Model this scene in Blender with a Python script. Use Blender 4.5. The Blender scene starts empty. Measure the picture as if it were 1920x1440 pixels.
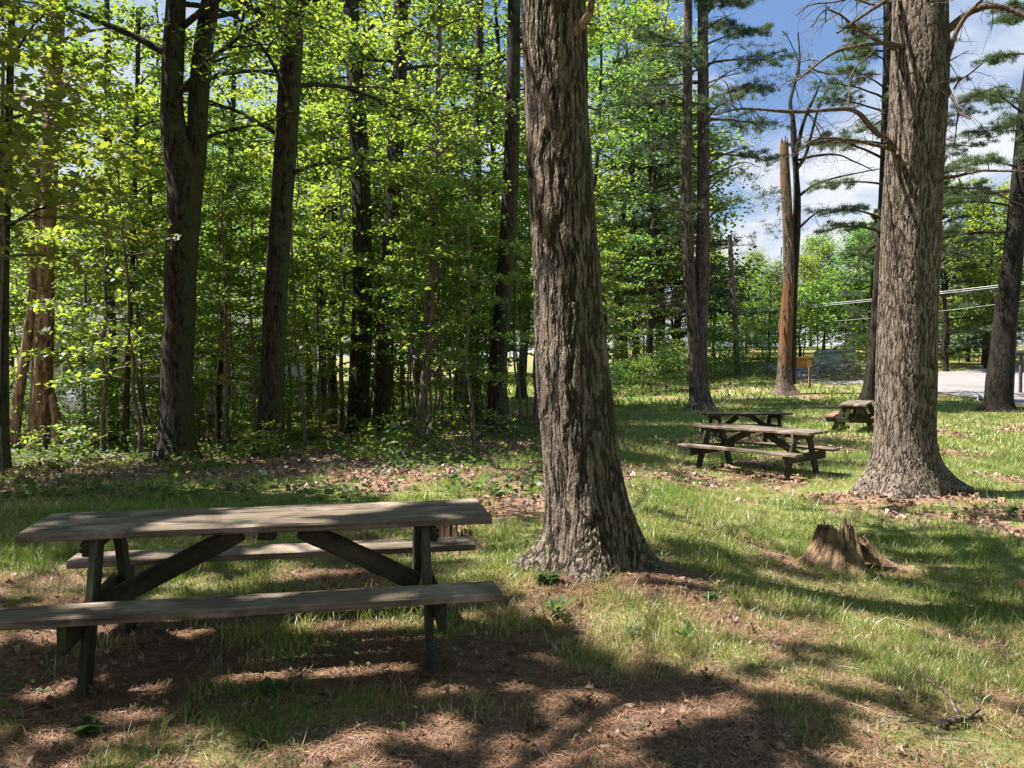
import bpy, math, random
import numpy as np
from mathutils import Vector, Matrix

rng = np.random.default_rng(7)
random.seed(7)
sc = bpy.context.scene
COL = sc.collection
PI = math.pi

# ------------------------------------------------------------------ camera maths
F = 1598.0
EYE = 1.63
PITCH = math.atan(58 / F)
CP, SP = math.cos(PITCH), math.sin(PITCH)
SUN_EL = math.radians(59)
SUN = np.array([-1.0, 0.02, 0.0]); SUN /= np.linalg.norm(SUN)
SUN = np.array([SUN[0] * math.cos(SUN_EL), SUN[1] * math.cos(SUN_EL), math.sin(SUN_EL)])


def sstep(a, b, x):
    t = np.clip((np.asarray(x, float) - a) / (b - a), 0, 1)
    return t * t * (3 - 2 * t)


# ------------------------------------------------------------------ noise
_perm = np.random.default_rng(3).random((256, 256))


def vnoise(x, y):
    x = np.asarray(x, float); y = np.asarray(y, float)
    xi = np.floor(x).astype(int); yi = np.floor(y).astype(int)
    fx = x - xi; fy = y - yi
    fx = fx * fx * (3 - 2 * fx); fy = fy * fy * (3 - 2 * fy)
    g = lambda a, b: _perm[a & 255, b & 255]
    return (g(xi, yi) * (1 - fx) + g(xi + 1, yi) * fx) * (1 - fy) + (g(xi, yi + 1) * (1 - fx) + g(xi + 1, yi + 1) * fx) * fy


def fbm(x, y, o=3):
    s = 0; a = .5; t = 0
    for i in range(o):
        s = s + a * vnoise(x * 2 ** i + 17.3 * i, y * 2 ** i + 5.1 * i); t += a; a *= .5
    return s / t


# ------------------------------------------------------------------ terrain
MOUNDS = []


def hgt(x, y):
    x = np.asarray(x, float); y = np.asarray(y, float)
    a = .85 - .72 * sstep(-10, 2, x)
    z = -a * sstep(6, 26, y) - .30 * sstep(.9, 3.3, x) * sstep(1, 4.5, y)
    z = z + sstep(4, 14, x) * .045 * (np.clip(y, 28, 90) - 28)
    z = z + .05 * (fbm(x * .45 + 40, y * .45 + 9, 2) - .5) * (1 - sstep(14, 30, np.abs(y)))
    for (mx, my, mh, mr) in MOUNDS:
        z = z + mh * np.exp(-((x - mx) ** 2 + (y - my) ** 2) / mr ** 2)
    return z


def ray(px, py):
    a = (px - 960) / F; b = -(py - 720) / F
    return a, CP + SP * b, -SP + CP * b       # x, y, z of the pixel's ray


def at(px, py):
    """the point of the ground a pixel of the photograph shows"""
    rx, ry, rz = ray(px, py)
    t = .5
    while t < 400:
        if EYE + rz * t < float(hgt(rx * t, ry * t)):
            lo, hi = t - .1, t
            for _ in range(12):
                m = (lo + hi) / 2
                if EYE + rz * m < float(hgt(rx * m, ry * m)): hi = m
                else: lo = m
            t = hi
            break
        t += .1
    return np.array([rx * t, ry * t, EYE + rz * t])


def pt(px, py, d):
    rx, ry, rz = ray(px, py)
    t = d / ry
    return np.array([rx * t, d, EYE + rz * t])


def project(P):
    x, y, z = P[..., 0], P[..., 1], P[..., 2] - EYE
    dy = y * CP - z * SP
    dz = y * SP + z * CP
    dy = np.where(dy < .05, .05, dy)
    return 960 + F * x / dy, 720 - F * dz / dy


# ------------------------------------------------------------------ mesh helpers
class Geo:
    def __init__(s):
        s.v = []; s.f = []; s.n = 0; s.var = []; s.mi = []

    def add(s, V, Fs, var=None, mi=0):
        V = np.asarray(V, float).reshape(-1, 3)
        Fs = np.asarray(Fs, int)
        s.v.append(V); s.f.append(Fs + s.n); s.n += len(V)
        if var is None: var = random.random()
        s.var.append(np.broadcast_to(np.asarray(var, float), (len(Fs),)).copy())
        s.mi.append(np.full(len(Fs), mi))

    def addpoly(s, V, polys, var=None, mi=0):
        for k in sorted(set(len(p) for p in polys)):
            pass
        base = s.n
        V = np.asarray(V, float).reshape(-1, 3)
        s.v.append(V); s.n += len(V)
        if var is None: var = random.random()
        for p in polys:
            s.f.append(np.asarray([p], int) + base); s.var.append(np.array([var])); s.mi.append(np.array([mi]))

    def mesh(s, name, mats, smooth=False):
        me = bpy.data.meshes.new(name)
        V = np.concatenate(s.v)
        me.vertices.add(len(V)); me.vertices.foreach_set('co', V.ravel())
        cnt = np.concatenate([np.full(len(f), f.shape[1]) for f in s.f])
        idx = np.concatenate([f.ravel() for f in s.f])
        st = np.concatenate([[0], np.cumsum(cnt)[:-1]])
        me.loops.add(len(idx)); me.loops.foreach_set('vertex_index', idx)
        me.polygons.add(len(cnt)); me.polygons.foreach_set('loop_start', st)
        at_ = me.attributes.new('var', 'FLOAT', 'FACE')
        at_.data.foreach_set('value', np.concatenate(s.var))
        if not isinstance(mats, (list, tuple)): mats = [mats]
        for m in mats: me.materials.append(m)
        if len(mats) > 1: me.polygons.foreach_set('material_index', np.concatenate(s.mi))
        me.polygons.foreach_set('use_smooth', np.full(len(cnt), bool(smooth)))
        me.update(calc_edges=True)
        me.validate()
        return me

    def obj(s, name, mats, parent=None, smooth=False, loc=None):
        o = bpy.data.objects.new(name, s.mesh(name, mats, smooth)); COL.objects.link(o)
        if parent is not None: o.parent = parent
        if loc is not None: o.location = loc
        return o


def tag(o, label=None, cat=None, group=None, kind=None):
    if label: o['label'] = label
    if cat: o['category'] = cat
    if group: o['group'] = group
    if kind: o['kind'] = kind
    return o


def thing(name, label, cat, loc=(0, 0, 0), rz=0, group=None):
    o = bpy.data.objects.new(name, None); COL.objects.link(o)
    o.empty_display_size = .2
    o.location = [float(c) for c in loc]; o.rotation_euler = (0, 0, rz)
    return tag(o, label, cat, group)


def copy_tree(o, parent=None):
    c = o.copy(); COL.objects.link(c)
    c.parent = parent
    for ch in list(o.children): copy_tree(ch, c)
    return c


def frames(P):
    P = np.asarray(P, float)
    T = np.gradient(P, axis=0); T /= np.linalg.norm(T, axis=1)[:, None] + 1e-9
    ref = np.array([1., 0, 0]) if abs(T[0][0]) < .8 else np.array([0, 1., 0])
    U = np.zeros_like(P)
    u = ref - T[0] * (ref @ T[0]); u /= np.linalg.norm(u)
    for i in range(len(P)):
        u = u - T[i] * (u @ T[i]); u /= np.linalg.norm(u) + 1e-9; U[i] = u
    W = np.cross(T, U)
    return T, U, W


def tube(g, P, R, n=6, var=None, mi=0, cap=True, prof=None):
    """a tube along P; prof(theta, i) may scale the radius round each ring"""
    P = np.asarray(P, float); m = len(P); R = np.broadcast_to(np.asarray(R, float), (m,))
    T, U, W = frames(P)
    th = np.arange(n) * 2 * PI / n
    rr = R[:, None] * np.ones((m, n))
    if prof is not None: rr = rr * prof(th[None, :] * np.ones((m, 1)), np.arange(m)[:, None] * np.ones((1, n)))
    V = P[:, None, :] + rr[..., None] * (np.cos(th)[None, :, None] * U[:, None, :] + np.sin(th)[None, :, None] * W[:, None, :])
    i = np.arange(m - 1)[:, None]; j = np.arange(n)[None, :]; j2 = (j + 1) % n
    Q = np.stack([i * n + j, i * n + j2, (i + 1) * n + j2, (i + 1) * n + j], -1).reshape(-1, 4)
    if var is None: var = random.random()
    g.add(V.reshape(-1, 3), Q, var, mi)
    if cap:
        g.add(V[-1], np.arange(n)[None, :], var, mi)
        g.add(V[0], np.arange(n)[::-1][None, :], var, mi)


def spline(P, k):
    """Catmull-Rom resample of rows of P (any width) to k rows"""
    P = np.asarray(P, float)
    Q = np.vstack([2 * P[0] - P[1], P, 2 * P[-1] - P[-2]])
    n = len(P) - 1
    t = np.linspace(0, n, k); i = np.minimum(t.astype(int), n - 1); f = (t - i)[:, None]
    a, b, c, d = Q[i], Q[i + 1], Q[i + 2], Q[i + 3]
    return .5 * (2 * b + (c - a) * f + (2 * a - 5 * b + 4 * c - d) * f ** 2 + (3 * b - a - 3 * c + d) * f ** 3)


# ------------------------------------------------------------------ leaves
SH_MAPLE = np.array([(0, 0), (.02, .3), (.3, .2), (.42, .55), (.62, .22), (1, 0), (.62, -.22), (.42, -.55), (.3, -.2), (.02, -.3)])
SH_LEAF = np.array([(0, 0), (.3, .3), (.7, .26), (1, 0), (.7, -.26), (.3, -.3)])
SH_FAR = np.array([(0, 0), (.45, .42), (1, 0), (.45, -.42)])
SH_BLADE = np.array([(-.02, .5), (1, 0), (-.02, -.5)])


def leaf_add(g, C, size, shape, r, tilt=.6, yaw=None, pitch0=0., var=None, curl=.15, width=1., mi=0):
    C = np.asarray(C, float); N = len(C)
    if N == 0: return
    size = np.broadcast_to(np.asarray(size, float), (N,)) * r.uniform(.7, 1.25, N)
    yw = r.uniform(0, 2 * PI, N) if yaw is None else yaw
    pi_ = r.normal(pitch0, tilt, N); ro = r.normal(0, tilt, N)
    K = len(shape)
    lx = np.broadcast_to(shape[:, 0] - .1, (N, K)); ly = np.broadcast_to(shape[:, 1] * width, (N, K))
    lz = curl * np.abs(ly) - curl * .8 * lx * lx * np.abs(r.normal(0, 1, N))[:, None]
    # roll about x, pitch about y, yaw about z
    y1 = ly * np.cos(ro)[:, None] - lz * np.sin(ro)[:, None]; z1 = ly * np.sin(ro)[:, None] + lz * np.cos(ro)[:, None]
    x2 = lx * np.cos(pi_)[:, None] - z1 * np.sin(pi_)[:, None]; z2 = lx * np.sin(pi_)[:, None] + z1 * np.cos(pi_)[:, None]
    x3 = x2 * np.cos(yw)[:, None] - y1 * np.sin(yw)[:, None]; y3 = x2 * np.sin(yw)[:, None] + y1 * np.cos(yw)[:, None]
    V = C[:, None, :] + np.stack([x3, y3, z2], -1) * size[:, None, None]
    if var is None: var = r.random(N)
    g.add(V.reshape(-1, 3), np.arange(N * K).reshape(N, K), var, mi)


# ------------------------------------------------------------------ node materials
def mat(name):
    m = bpy.data.materials.new(name); m.use_nodes = True
    nt = m.node_tree; nt.nodes.clear()
    return m, nt


def N(nt, typ, **kw):
    n = nt.nodes.new(typ)
    for k, v in kw.items():
        if k.startswith('i_'):
            key = k[2:]
            key = int(key) if key.isdigit() else key.replace('_', ' ')
            n.inputs[key].default_value = v
        else: setattr(n, k, v)
    return n


def L(nt, a, b): nt.links.new(a, b)


def ramp(nt, fac, stops, interp='LINEAR'):
    r = N(nt, 'ShaderNodeValToRGB'); r.color_ramp.interpolation = interp
    e = r.color_ramp.elements
    while len(e) > 1: e.remove(e[0])
    e[0].position = stops[0][0]; e[0].color = (*stops[0][1], 1)
    for p, c in stops[1:]:
        q = e.new(p); q.color = (*c, 1)
    L(nt, fac, r.inputs[0])
    return r.outputs[0]


def mixc(nt, fac, a, b, mode='MIX'):
    n = N(nt, 'ShaderNodeMix', data_type='RGBA', blend_type=mode)
    for s, v in ((n.inputs[0], fac), (n.inputs[6], a), (n.inputs[7], b)):
        if hasattr(v, 'is_output'): L(nt, v, s)
        elif isinstance(v, (int, float)): s.default_value = v
        else: s.default_value = (*v, 1)
    return n.outputs[2]


def math_(nt, op, a, b=None, clamp=False):
    n = N(nt, 'ShaderNodeMath', operation=op, use_clamp=clamp)
    for i, v in enumerate((a, b)):
        if v is None: continue
        if hasattr(v, 'is_output'): L(nt, v, n.inputs[i])
        else: n.inputs[i].default_value = v
    return n.outputs[0]


def coords(nt, scale=(1, 1, 1), kind='Object'):
    tc = N(nt, 'ShaderNodeTexCoord'); mp = N(nt, 'ShaderNodeMapping')
    mp.inputs['Scale'].default_value = scale
    L(nt, tc.outputs[kind], mp.inputs[0])
    return mp.outputs[0]


def noise(nt, vec, scale, detail=4, rough=.55, dist=0):
    n = N(nt, 'ShaderNodeTexNoise'); n.inputs['Scale'].default_value = scale
    n.inputs['Detail'].default_value = detail; n.inputs['Roughness'].default_value = rough
    n.inputs['Distortion'].default_value = dist
    L(nt, vec, n.inputs['Vector'])
    return n.outputs[0]


def vattr(nt, name='var'):
    a = N(nt, 'ShaderNodeAttribute'); a.attribute_name = name
    return a.outputs['Fac']


def leaf_mat(name, stops, trans, tw=.55, rough=.55, gloss=.045, hue=True):
    """thin leaf: diffuse face + light passing through"""
    m, nt = mat(name)
    v = vattr(nt)
    if hue:
        oi = N(nt, 'ShaderNodeObjectInfo')
        v = math_(nt, 'ADD', math_(nt, 'MULTIPLY', v, .72), math_(nt, 'MULTIPLY', oi.outputs['Random'], .28))
    c = ramp(nt, v, stops)
    t = ramp(nt, v, trans)
    d = N(nt, 'ShaderNodeBsdfDiffuse'); L(nt, c, d.inputs[0])
    tr = N(nt, 'ShaderNodeBsdfTranslucent'); L(nt, t, tr.inputs[0])
    mx = N(nt, 'ShaderNodeMixShader'); mx.inputs[0].default_value = tw
    L(nt, d.outputs[0], mx.inputs[1]); L(nt, tr.outputs[0], mx.inputs[2])
    gl = N(nt, 'ShaderNodeBsdfGlossy'); gl.inputs['Roughness'].default_value = rough
    gl.inputs[0].default_value = (.9, .95, 1, 1)
    m2 = N(nt, 'ShaderNodeMixShader'); m2.inputs[0].default_value = gloss
    L(nt, mx.outputs[0], m2.inputs[1]); L(nt, gl.outputs[0], m2.inputs[2])
    out = N(nt, 'ShaderNodeOutputMaterial'); L(nt, m2.outputs[0], out.inputs[0])
    return m


def bark_mat(name, dark, mid, light, sx=14, sz=3.2, depth=.02, disp=False, moss=None, reddish=None, bare=None):
    m, nt = mat(name)
    vec = coords(nt, (1, 1, 1))
    def warped(scale, amt, sc_):
        nz = N(nt, 'ShaderNodeTexNoise'); nz.inputs['Scale'].default_value = scale; nz.inputs['Detail'].default_value = 3
        L(nt, vec, nz.inputs['Vector'])
        off = N(nt, 'ShaderNodeVectorMath', operation='SCALE'); L(nt, nz.outputs['Color'], off.inputs[0]); off.inputs['Scale'].default_value = amt
        ad = N(nt, 'ShaderNodeVectorMath', operation='ADD'); L(nt, vec, ad.inputs[0]); L(nt, off.outputs[0], ad.inputs[1])
        mp = N(nt, 'ShaderNodeMapping'); mp.inputs['Scale'].default_value = sc_; L(nt, ad.outputs[0], mp.inputs[0])
        return mp.outputs[0]
    def furrow(sc_, wlo, whi, warp_):
        n_ = noise(nt, warped(4, warp_, sc_), 1.0, 2, .55)
        a_ = math_(nt, 'ABSOLUTE', math_(nt, 'SUBTRACT', n_, .5))
        return ramp(nt, a_, [(0, (0, 0, 0)), (wlo, (.25, .25, .25)), (whi, (1, 1, 1))])
    f1 = furrow((sx * .5, sx * .5, sz * .28), .018, .075, .09)
    f2 = furrow((sx, sx, sz), .02, .09, .06)
    f3 = furrow((sx * 1.3, sx * 1.3, sx * .8), .02, .10, .03)
    fine = noise(nt, coords(nt, (1, 1, .6)), sx * 2.6, 5, .75)
    finer = noise(nt, coords(nt, (1, 1, .5)), sx * 7, 3, .7)
    plate = noise(nt, coords(nt, (1, 1, .3)), sx * .45, 3, .6)
    h = math_(nt, 'ADD', math_(nt, 'MULTIPLY', f1, .45), math_(nt, 'MULTIPLY', f2, .28))
    h = math_(nt, 'ADD', h, math_(nt, 'MULTIPLY', f3, .12))
    h = math_(nt, 'ADD', h, math_(nt, 'MULTIPLY', fine, .45))
    h = math_(nt, 'ADD', h, math_(nt, 'MULTIPLY', finer, .16))
    h = math_(nt, 'ADD', h, math_(nt, 'MULTIPLY', plate, .2))
    c = ramp(nt, math_(nt, 'MULTIPLY', h, .66), [(.34, dark), (.58, mid), (.86, light)])
    c = mixc(nt, ramp(nt, plate, [(.5, (0, 0, 0)), (.75, (.5, .5, .5))]), c, (light[0] * 1.1, light[1] * 1.0, light[2] * .92))
    c = mixc(nt, ramp(nt, f1, [(.0, (.9, .9, .9)), (.6, (0, 0, 0))]), c, dark)
    big = noise(nt, vec, 1.7, 3, .6)
    if reddish: c = mixc(nt, ramp(nt, big, [(.5, (0, 0, 0)), (.66, (.6, .6, .6))]), c, reddish)
    if bare is not None:
        # patches where the bark has come off and the wood shows
        b2 = noise(nt, coords(nt, (1, 1, .3)), 5, 4, .6, .4)
        sz_ = N(nt, 'ShaderNodeSeparateXYZ'); L(nt, vec, sz_.inputs[0])
        win = ramp(nt, math_(nt, 'DIVIDE', sz_.outputs[2], 12.0), [(.08, (0, 0, 0)), (.15, (.16, .16, .16)), (.36, (.2, .2, .2)), (.44, (.02, .02, .02)), (.62, (.12, .12, .12)), (.72, (.14, .14, .14))])
        c = mixc(nt, ramp(nt, math_(nt, 'ADD', b2, win), [(.62, (0, 0, 0)), (.67, (1, 1, 1))]), c, mixc(nt, fine, bare, (bare[0] * .55, bare[1] * .45, bare[2] * .4)))
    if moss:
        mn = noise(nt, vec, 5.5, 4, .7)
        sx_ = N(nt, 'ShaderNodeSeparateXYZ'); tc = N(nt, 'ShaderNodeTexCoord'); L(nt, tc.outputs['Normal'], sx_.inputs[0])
        side = math_(nt, 'ADD', math_(nt, 'MULTIPLY', sx_.outputs[0], .24), mn)  # moss colour, heavier away from the sun, also paints shade on that side
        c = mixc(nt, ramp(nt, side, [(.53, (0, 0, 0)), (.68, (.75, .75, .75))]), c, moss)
    b = N(nt, 'ShaderNodeBsdfPrincipled'); L(nt, c, b.inputs['Base Color']); b.inputs['Roughness'].default_value = .92
    b.inputs['Specular IOR Level'].default_value = .2
    out = N(nt, 'ShaderNodeOutputMaterial'); L(nt, b.outputs[0], out.inputs[0])
    if disp:
        ds = N(nt, 'ShaderNodeDisplacement'); ds.inputs['Scale'].default_value = depth; ds.inputs['Midlevel'].default_value = .7
        L(nt, h, ds.inputs['Height']); L(nt, ds.outputs[0], out.inputs['Displacement'])
        m.displacement_method = 'BOTH'
    else:
        bp = N(nt, 'ShaderNodeBump'); bp.inputs['Strength'].default_value = .9; bp.inputs['Distance'].default_value = depth
        L(nt, h, bp.inputs['Height']); L(nt, bp.outputs[0], b.inputs['Normal'])
    return m


def wood_mat(name, cols, moss=None, mossamt=.5):
    m, nt = mat(name)
    v = vattr(nt)
    oi = N(nt, 'ShaderNodeObjectInfo')
    tc = N(nt, 'ShaderNodeTexCoord')
    cmb = N(nt, 'ShaderNodeCombineXYZ'); L(nt, math_(nt, 'MULTIPLY', v, 31), cmb.inputs[0]); L(nt, math_(nt, 'MULTIPLY', oi.outputs['Random'], 17), cmb.inputs[1])
    ad = N(nt, 'ShaderNodeVectorMath', operation='ADD'); L(nt, tc.outputs['Object'], ad.inputs[0]); L(nt, cmb.outputs[0], ad.inputs[1])
    mp = N(nt, 'ShaderNodeMapping'); mp.inputs['Scale'].default_value = (1.2, 26, 26); L(nt, ad.outputs[0], mp.inputs[0])
    grain = noise(nt, mp.outputs[0], 1.6, 6, .65, .3)
    mp2 = N(nt, 'ShaderNodeMapping'); mp2.inputs['Scale'].default_value = (3.5, 110, 110); L(nt, ad.outputs[0], mp2.inputs[0])
    g2 = noise(nt, mp2.outputs[0], 1.0, 3, .6)
    blot = noise(nt, ad.outputs[0], 3.5, 4, .6)
    c = ramp(nt, grain, [(.28, cols[0]), (.5, cols[1]), (.72, cols[2])])
    c = mixc(nt, math_(nt, 'MULTIPLY', g2, .45), c, cols[0])
    c = mixc(nt, ramp(nt, blot, [(.42, (0, 0, 0)), (.7, (.55, .55, .55))]), c, cols[3])
    c = mixc(nt, math_(nt, 'MULTIPLY', v, .35), c, cols[0])
    mp3 = N(nt, 'ShaderNodeMapping'); mp3.inputs['Scale'].default_value = (1.6, 60, 60); L(nt, ad.outputs[0], mp3.inputs[0])
    ck = noise(nt, mp3.outputs[0], 1.0, 2, .5, .5)
    c = mixc(nt, ramp(nt, ck, [(.28, (1, 1, 1)), (.36, (0, 0, 0))]), c, tuple(q * .25 for q in cols[0]))
    wr = noise(nt, ad.outputs[0], 2.2, 5, .65)
    c = mixc(nt, ramp(nt, wr, [(.5, (0, 0, 0)), (.66, (.6, .6, .6))]), c, tuple(min(.6, q * 1.35) for q in cols[2]))
    if moss:
        mn = noise(nt, ad.outputs[0], 7, 5, .7)
        c = mixc(nt, ramp(nt, mn, [(.52, (0, 0, 0)), (.7, (mossamt,) * 3)]), c, moss)
    b = N(nt, 'ShaderNodeBsdfPrincipled'); L(nt, c, b.inputs['Base Color']); b.inputs['Roughness'].default_value = .85
    b.inputs['Specular IOR Level'].default_value = .25
    bp = N(nt, 'ShaderNodeBump'); bp.inputs['Strength'].default_value = .7; bp.inputs['Distance'].default_value = .006
    L(nt, math_(nt, 'ADD', grain, math_(nt, 'MULTIPLY', g2, .5)), bp.inputs['Height']); L(nt, bp.outputs[0], b.inputs['Normal'])
    out = N(nt, 'ShaderNodeOutputMaterial'); L(nt, b.outputs[0], out.inputs[0])
    return m


def plain_mat(name, c, rough=.6, metal=0., nscale=6, namt=.25, c2=None, bump=0.):
    m, nt = mat(name)
    nz = noise(nt, coords(nt), nscale, 5, .6)
    col = mixc(nt, ramp(nt, nz, [(.4, (0, 0, 0)), (.7, (1, 1, 1))]), c, c2 or tuple(x * (1 - namt) for x in c))
    b = N(nt, 'ShaderNodeBsdfPrincipled'); L(nt, col, b.inputs['Base Color'])
    b.inputs['Roughness'].default_value = rough; b.inputs['Metallic'].default_value = metal
    if bump:
        bp = N(nt, 'ShaderNodeBump'); bp.inputs['Strength'].default_value = .6; bp.inputs['Distance'].default_value = bump
        L(nt, nz, bp.inputs['Height']); L(nt, bp.outputs[0], b.inputs['Normal'])
    out = N(nt, 'ShaderNodeOutputMaterial'); L(nt, b.outputs[0], out.inputs[0])
    return m


M = {}
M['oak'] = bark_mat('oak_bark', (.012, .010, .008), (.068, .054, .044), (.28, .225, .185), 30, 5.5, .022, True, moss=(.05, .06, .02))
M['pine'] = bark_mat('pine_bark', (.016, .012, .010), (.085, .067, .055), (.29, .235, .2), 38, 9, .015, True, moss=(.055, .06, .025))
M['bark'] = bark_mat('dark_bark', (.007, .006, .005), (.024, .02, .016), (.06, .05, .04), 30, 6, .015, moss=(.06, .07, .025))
M['barkblack'] = bark_mat('near_black_bark', (.006, .005, .004), (.015, .013, .011), (.04, .034, .028), 28, 6, .015)  # silhouette darkness put into the bark colour
M['barkred'] = bark_mat('reddish_bark', (.07, .045, .035), (.2, .13, .10), (.36, .26, .2), 20, 4, .02)
M['barkthin'] = bark_mat('sapling_bark', (.05, .042, .034), (.12, .10, .08), (.2, .17, .14), 40, 10, .004)
M['barkpale'] = bark_mat('pale_bark', (.05, .04, .034), (.13, .105, .09), (.24, .2, .17), 26, 5, .015)
M['snag'] = bark_mat('stripped_trunk', (.03, .022, .017), (.10, .072, .055), (.22, .165, .13), 24, 5, .025, bare=(.27, .14, .07))
M['barktwin'] = bark_mat('flaky_pine_bark', (.02, .016, .013), (.075, .058, .048), (.17, .135, .115), 26, 5, .015)
M['twig'] = bark_mat('dead_branch_bark', (.03, .022, .018), (.09, .066, .053), (.18, .135, .11), 45, 9, .004)
Lmid = [(0, (.025, .055, .012)), (.5, (.06, .10, .018)), (1, (.10, .14, .025))]
Tmid = [(0, (.10, .21, .02)), (.5, (.34, .46, .05)), (1, (.55, .56, .08))]
M['leaf'] = leaf_mat('maple_leaf', Lmid, Tmid, .6)
M['leafnear'] = leaf_mat('broad_maple_leaf', [(0, (.04, .06, .01)), (1, (.085, .115, .02))], [(0, (.2, .25, .02)), (.6, (.34, .38, .035)), (1, (.6, .6, .06))], .55)
M['leafgreen'] = leaf_mat('fresh_green_leaf', [(0, (.025, .07, .02)), (1, (.07, .13, .03))], [(0, (.12, .33, .05)), (1, (.38, .50, .09))], .6, .5, .03)
M['weed'] = leaf_mat('weed_leaf', [(0, (.03, .06, .015)), (1, (.09, .14, .04))], [(0, (.1, .2, .03)), (1, (.3, .4, .08))], .45, .5, .03)
M['needle'] = leaf_mat('pine_needle', [(0, (.03, .055, .028)), (1, (.075, .105, .05))], [(0, (.10, .17, .06)), (1, (.22, .3, .09))], .35, .5, .03)
M['grass'] = leaf_mat('grass_blade', [(0, (.045, .10, .014)), (.4, (.12, .175, .03)), (.62, (.26, .26, .07)), (.8, (.44, .39, .18)), (1, (.60, .52, .31))],
                      [(0, (.15, .32, .02)), (.4, (.30, .44, .04)), (.62, (.48, .50, .09)), (.8, (.56, .48, .2)), (1, (.62, .52, .27))], .42, .45, .05, False)
M['litter'] = leaf_mat('fallen_leaf', [(0, (.10, .05, .03)), (.35, (.20, .115, .07)), (.7, (.34, .23, .15)), (1, (.52, .44, .36))],
                       [(0, (.1, .05, .02)), (1, (.4, .25, .12))], .15, .6, .06, False)
M['needles'] = leaf_mat('fallen_pine_needle', [(0, (.09, .045, .028)), (.5, (.23, .12, .07)), (1, (.42, .27, .17))],
                        [(0, (.1, .05, .02)), (1, (.3, .15, .08))], .1, .6, .04, False)
M['wood'] = wood_mat('weathered_plank', [(.05, .036, .028), (.17, .128, .102), (.33, .265, .225), (.22, .17, .12)], (.075, .095, .035), .6)
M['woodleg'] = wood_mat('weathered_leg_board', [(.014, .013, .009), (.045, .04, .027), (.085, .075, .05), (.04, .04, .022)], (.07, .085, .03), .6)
M['woodred'] = wood_mat('red_stained_plank', [(.08, .045, .03), (.24, .14, .09), (.42, .29, .21), (.28, .17, .11)])
M['stump'] = wood_mat('rotten_wood', [(.07, .042, .028), (.27, .17, .105), (.46, .33, .22), (.33, .24, .13)], (.17, .17, .06), .5)


def ground_mat():
    m, nt = mat('forest_ground')
    gz = N(nt, 'ShaderNodeAttribute'); gz.attribute_name = 'grass'
    vec = coords(nt)
    n1 = noise(nt, vec, 2.1, 5, .65); n2 = noise(nt, vec, 14, 5, .7); n3 = noise(nt, vec, 85, 4, .7); n4 = noise(nt, vec, 5, 4, .6)
    lit = ramp(nt, n2, [(.25, (.07, .04, .026)), (.5, (.19, .105, .065)), (.75, (.34, .21, .135))])
    lit = mixc(nt, ramp(nt, n3, [(.35, (0, 0, 0)), (.7, (.8, .8, .8))]), lit, (.40, .27, .185))
    lit = mixc(nt, ramp(nt, n4, [(.5, (0, 0, 0)), (.72, (.7, .7, .7))]), lit, (.085, .05, .032))
    gr = ramp(nt, n2, [(.25, (.06, .085, .02)), (.5, (.145, .17, .045)), (.78, (.32, .30, .12))])
    gr = mixc(nt, ramp(nt, n3, [(.4, (0, 0, 0)), (.7, (.7, .7, .7))]), gr, (.38, .34, .16))
    f = math_(nt, 'ADD', gz.outputs['Fac'], math_(nt, 'MULTIPLY', math_(nt, 'SUBTRACT', n1, .5), 1.5), True)
    c = mixc(nt, ramp(nt, f, [(.35, (0, 0, 0)), (.65, (1, 1, 1))]), lit, gr)
    b = N(nt, 'ShaderNodeBsdfPrincipled'); L(nt, c, b.inputs['Base Color']); b.inputs['Roughness'].default_value = .95
    b.inputs['Specular IOR Level'].default_value = .15
    bp = N(nt, 'ShaderNodeBump'); bp.inputs['Strength'].default_value = .9; bp.inputs['Distance'].default_value = .025
    L(nt, math_(nt, 'ADD', n2, math_(nt, 'MULTIPLY', n3, .6)), bp.inputs['Height']); L(nt, bp.outputs[0], b.inputs['Normal'])
    out = N(nt, 'ShaderNodeOutputMaterial'); L(nt, b.outputs[0], out.inputs[0])
    return m


M['ground'] = ground_mat()

# ------------------------------------------------------------------ where the trunks stand
OAK = at(1095, 1078)
PINE = at(1695, 930)
MOUNDS += [(OAK[0], OAK[1] - .05, .10, .8), (PINE[0], PINE[1], .10, .9)]
OAKZ = float(hgt(OAK[0], OAK[1])); PINEZ = float(hgt(PINE[0], PINE[1]))
STUMP = at(1575, 1065)
qb = at(1418, 884)
CLEAR = [(qb[0] - .2, qb[1] - .1, 1.5, .7, .9), (qb[0] + .4, qb[1] - .2, 1.2, .8, .85), (STUMP[0] + .1, STUMP[1], .5, .35, 1.0), (-.75, 5.05, .6, .45, .8)]


# how sunny each patch of the lawn is (0 shade .. 9 full sun); the crowns above thin out over the sunny patches
ROWS = [780, 820, 860, 900, 940, 980, 1020, 1060, 1100, 1150, 1200, 1260, 1320, 1380, 1440]
SUNNY = ["4343222101233311", "5443111121111123", "3333332223422565", "1233566656775454", "1223333347776234",
         "3111112236662111", "7422232232226511", "8644442255225643", "7533332278754422", "4444443258886644",
         "4444443245564445", "4444444355454445", "4443223345565555", "3333233345544444"]
SG = np.array([[int(ch) / 9 for ch in r_] for r_ in SUNNY])


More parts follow.
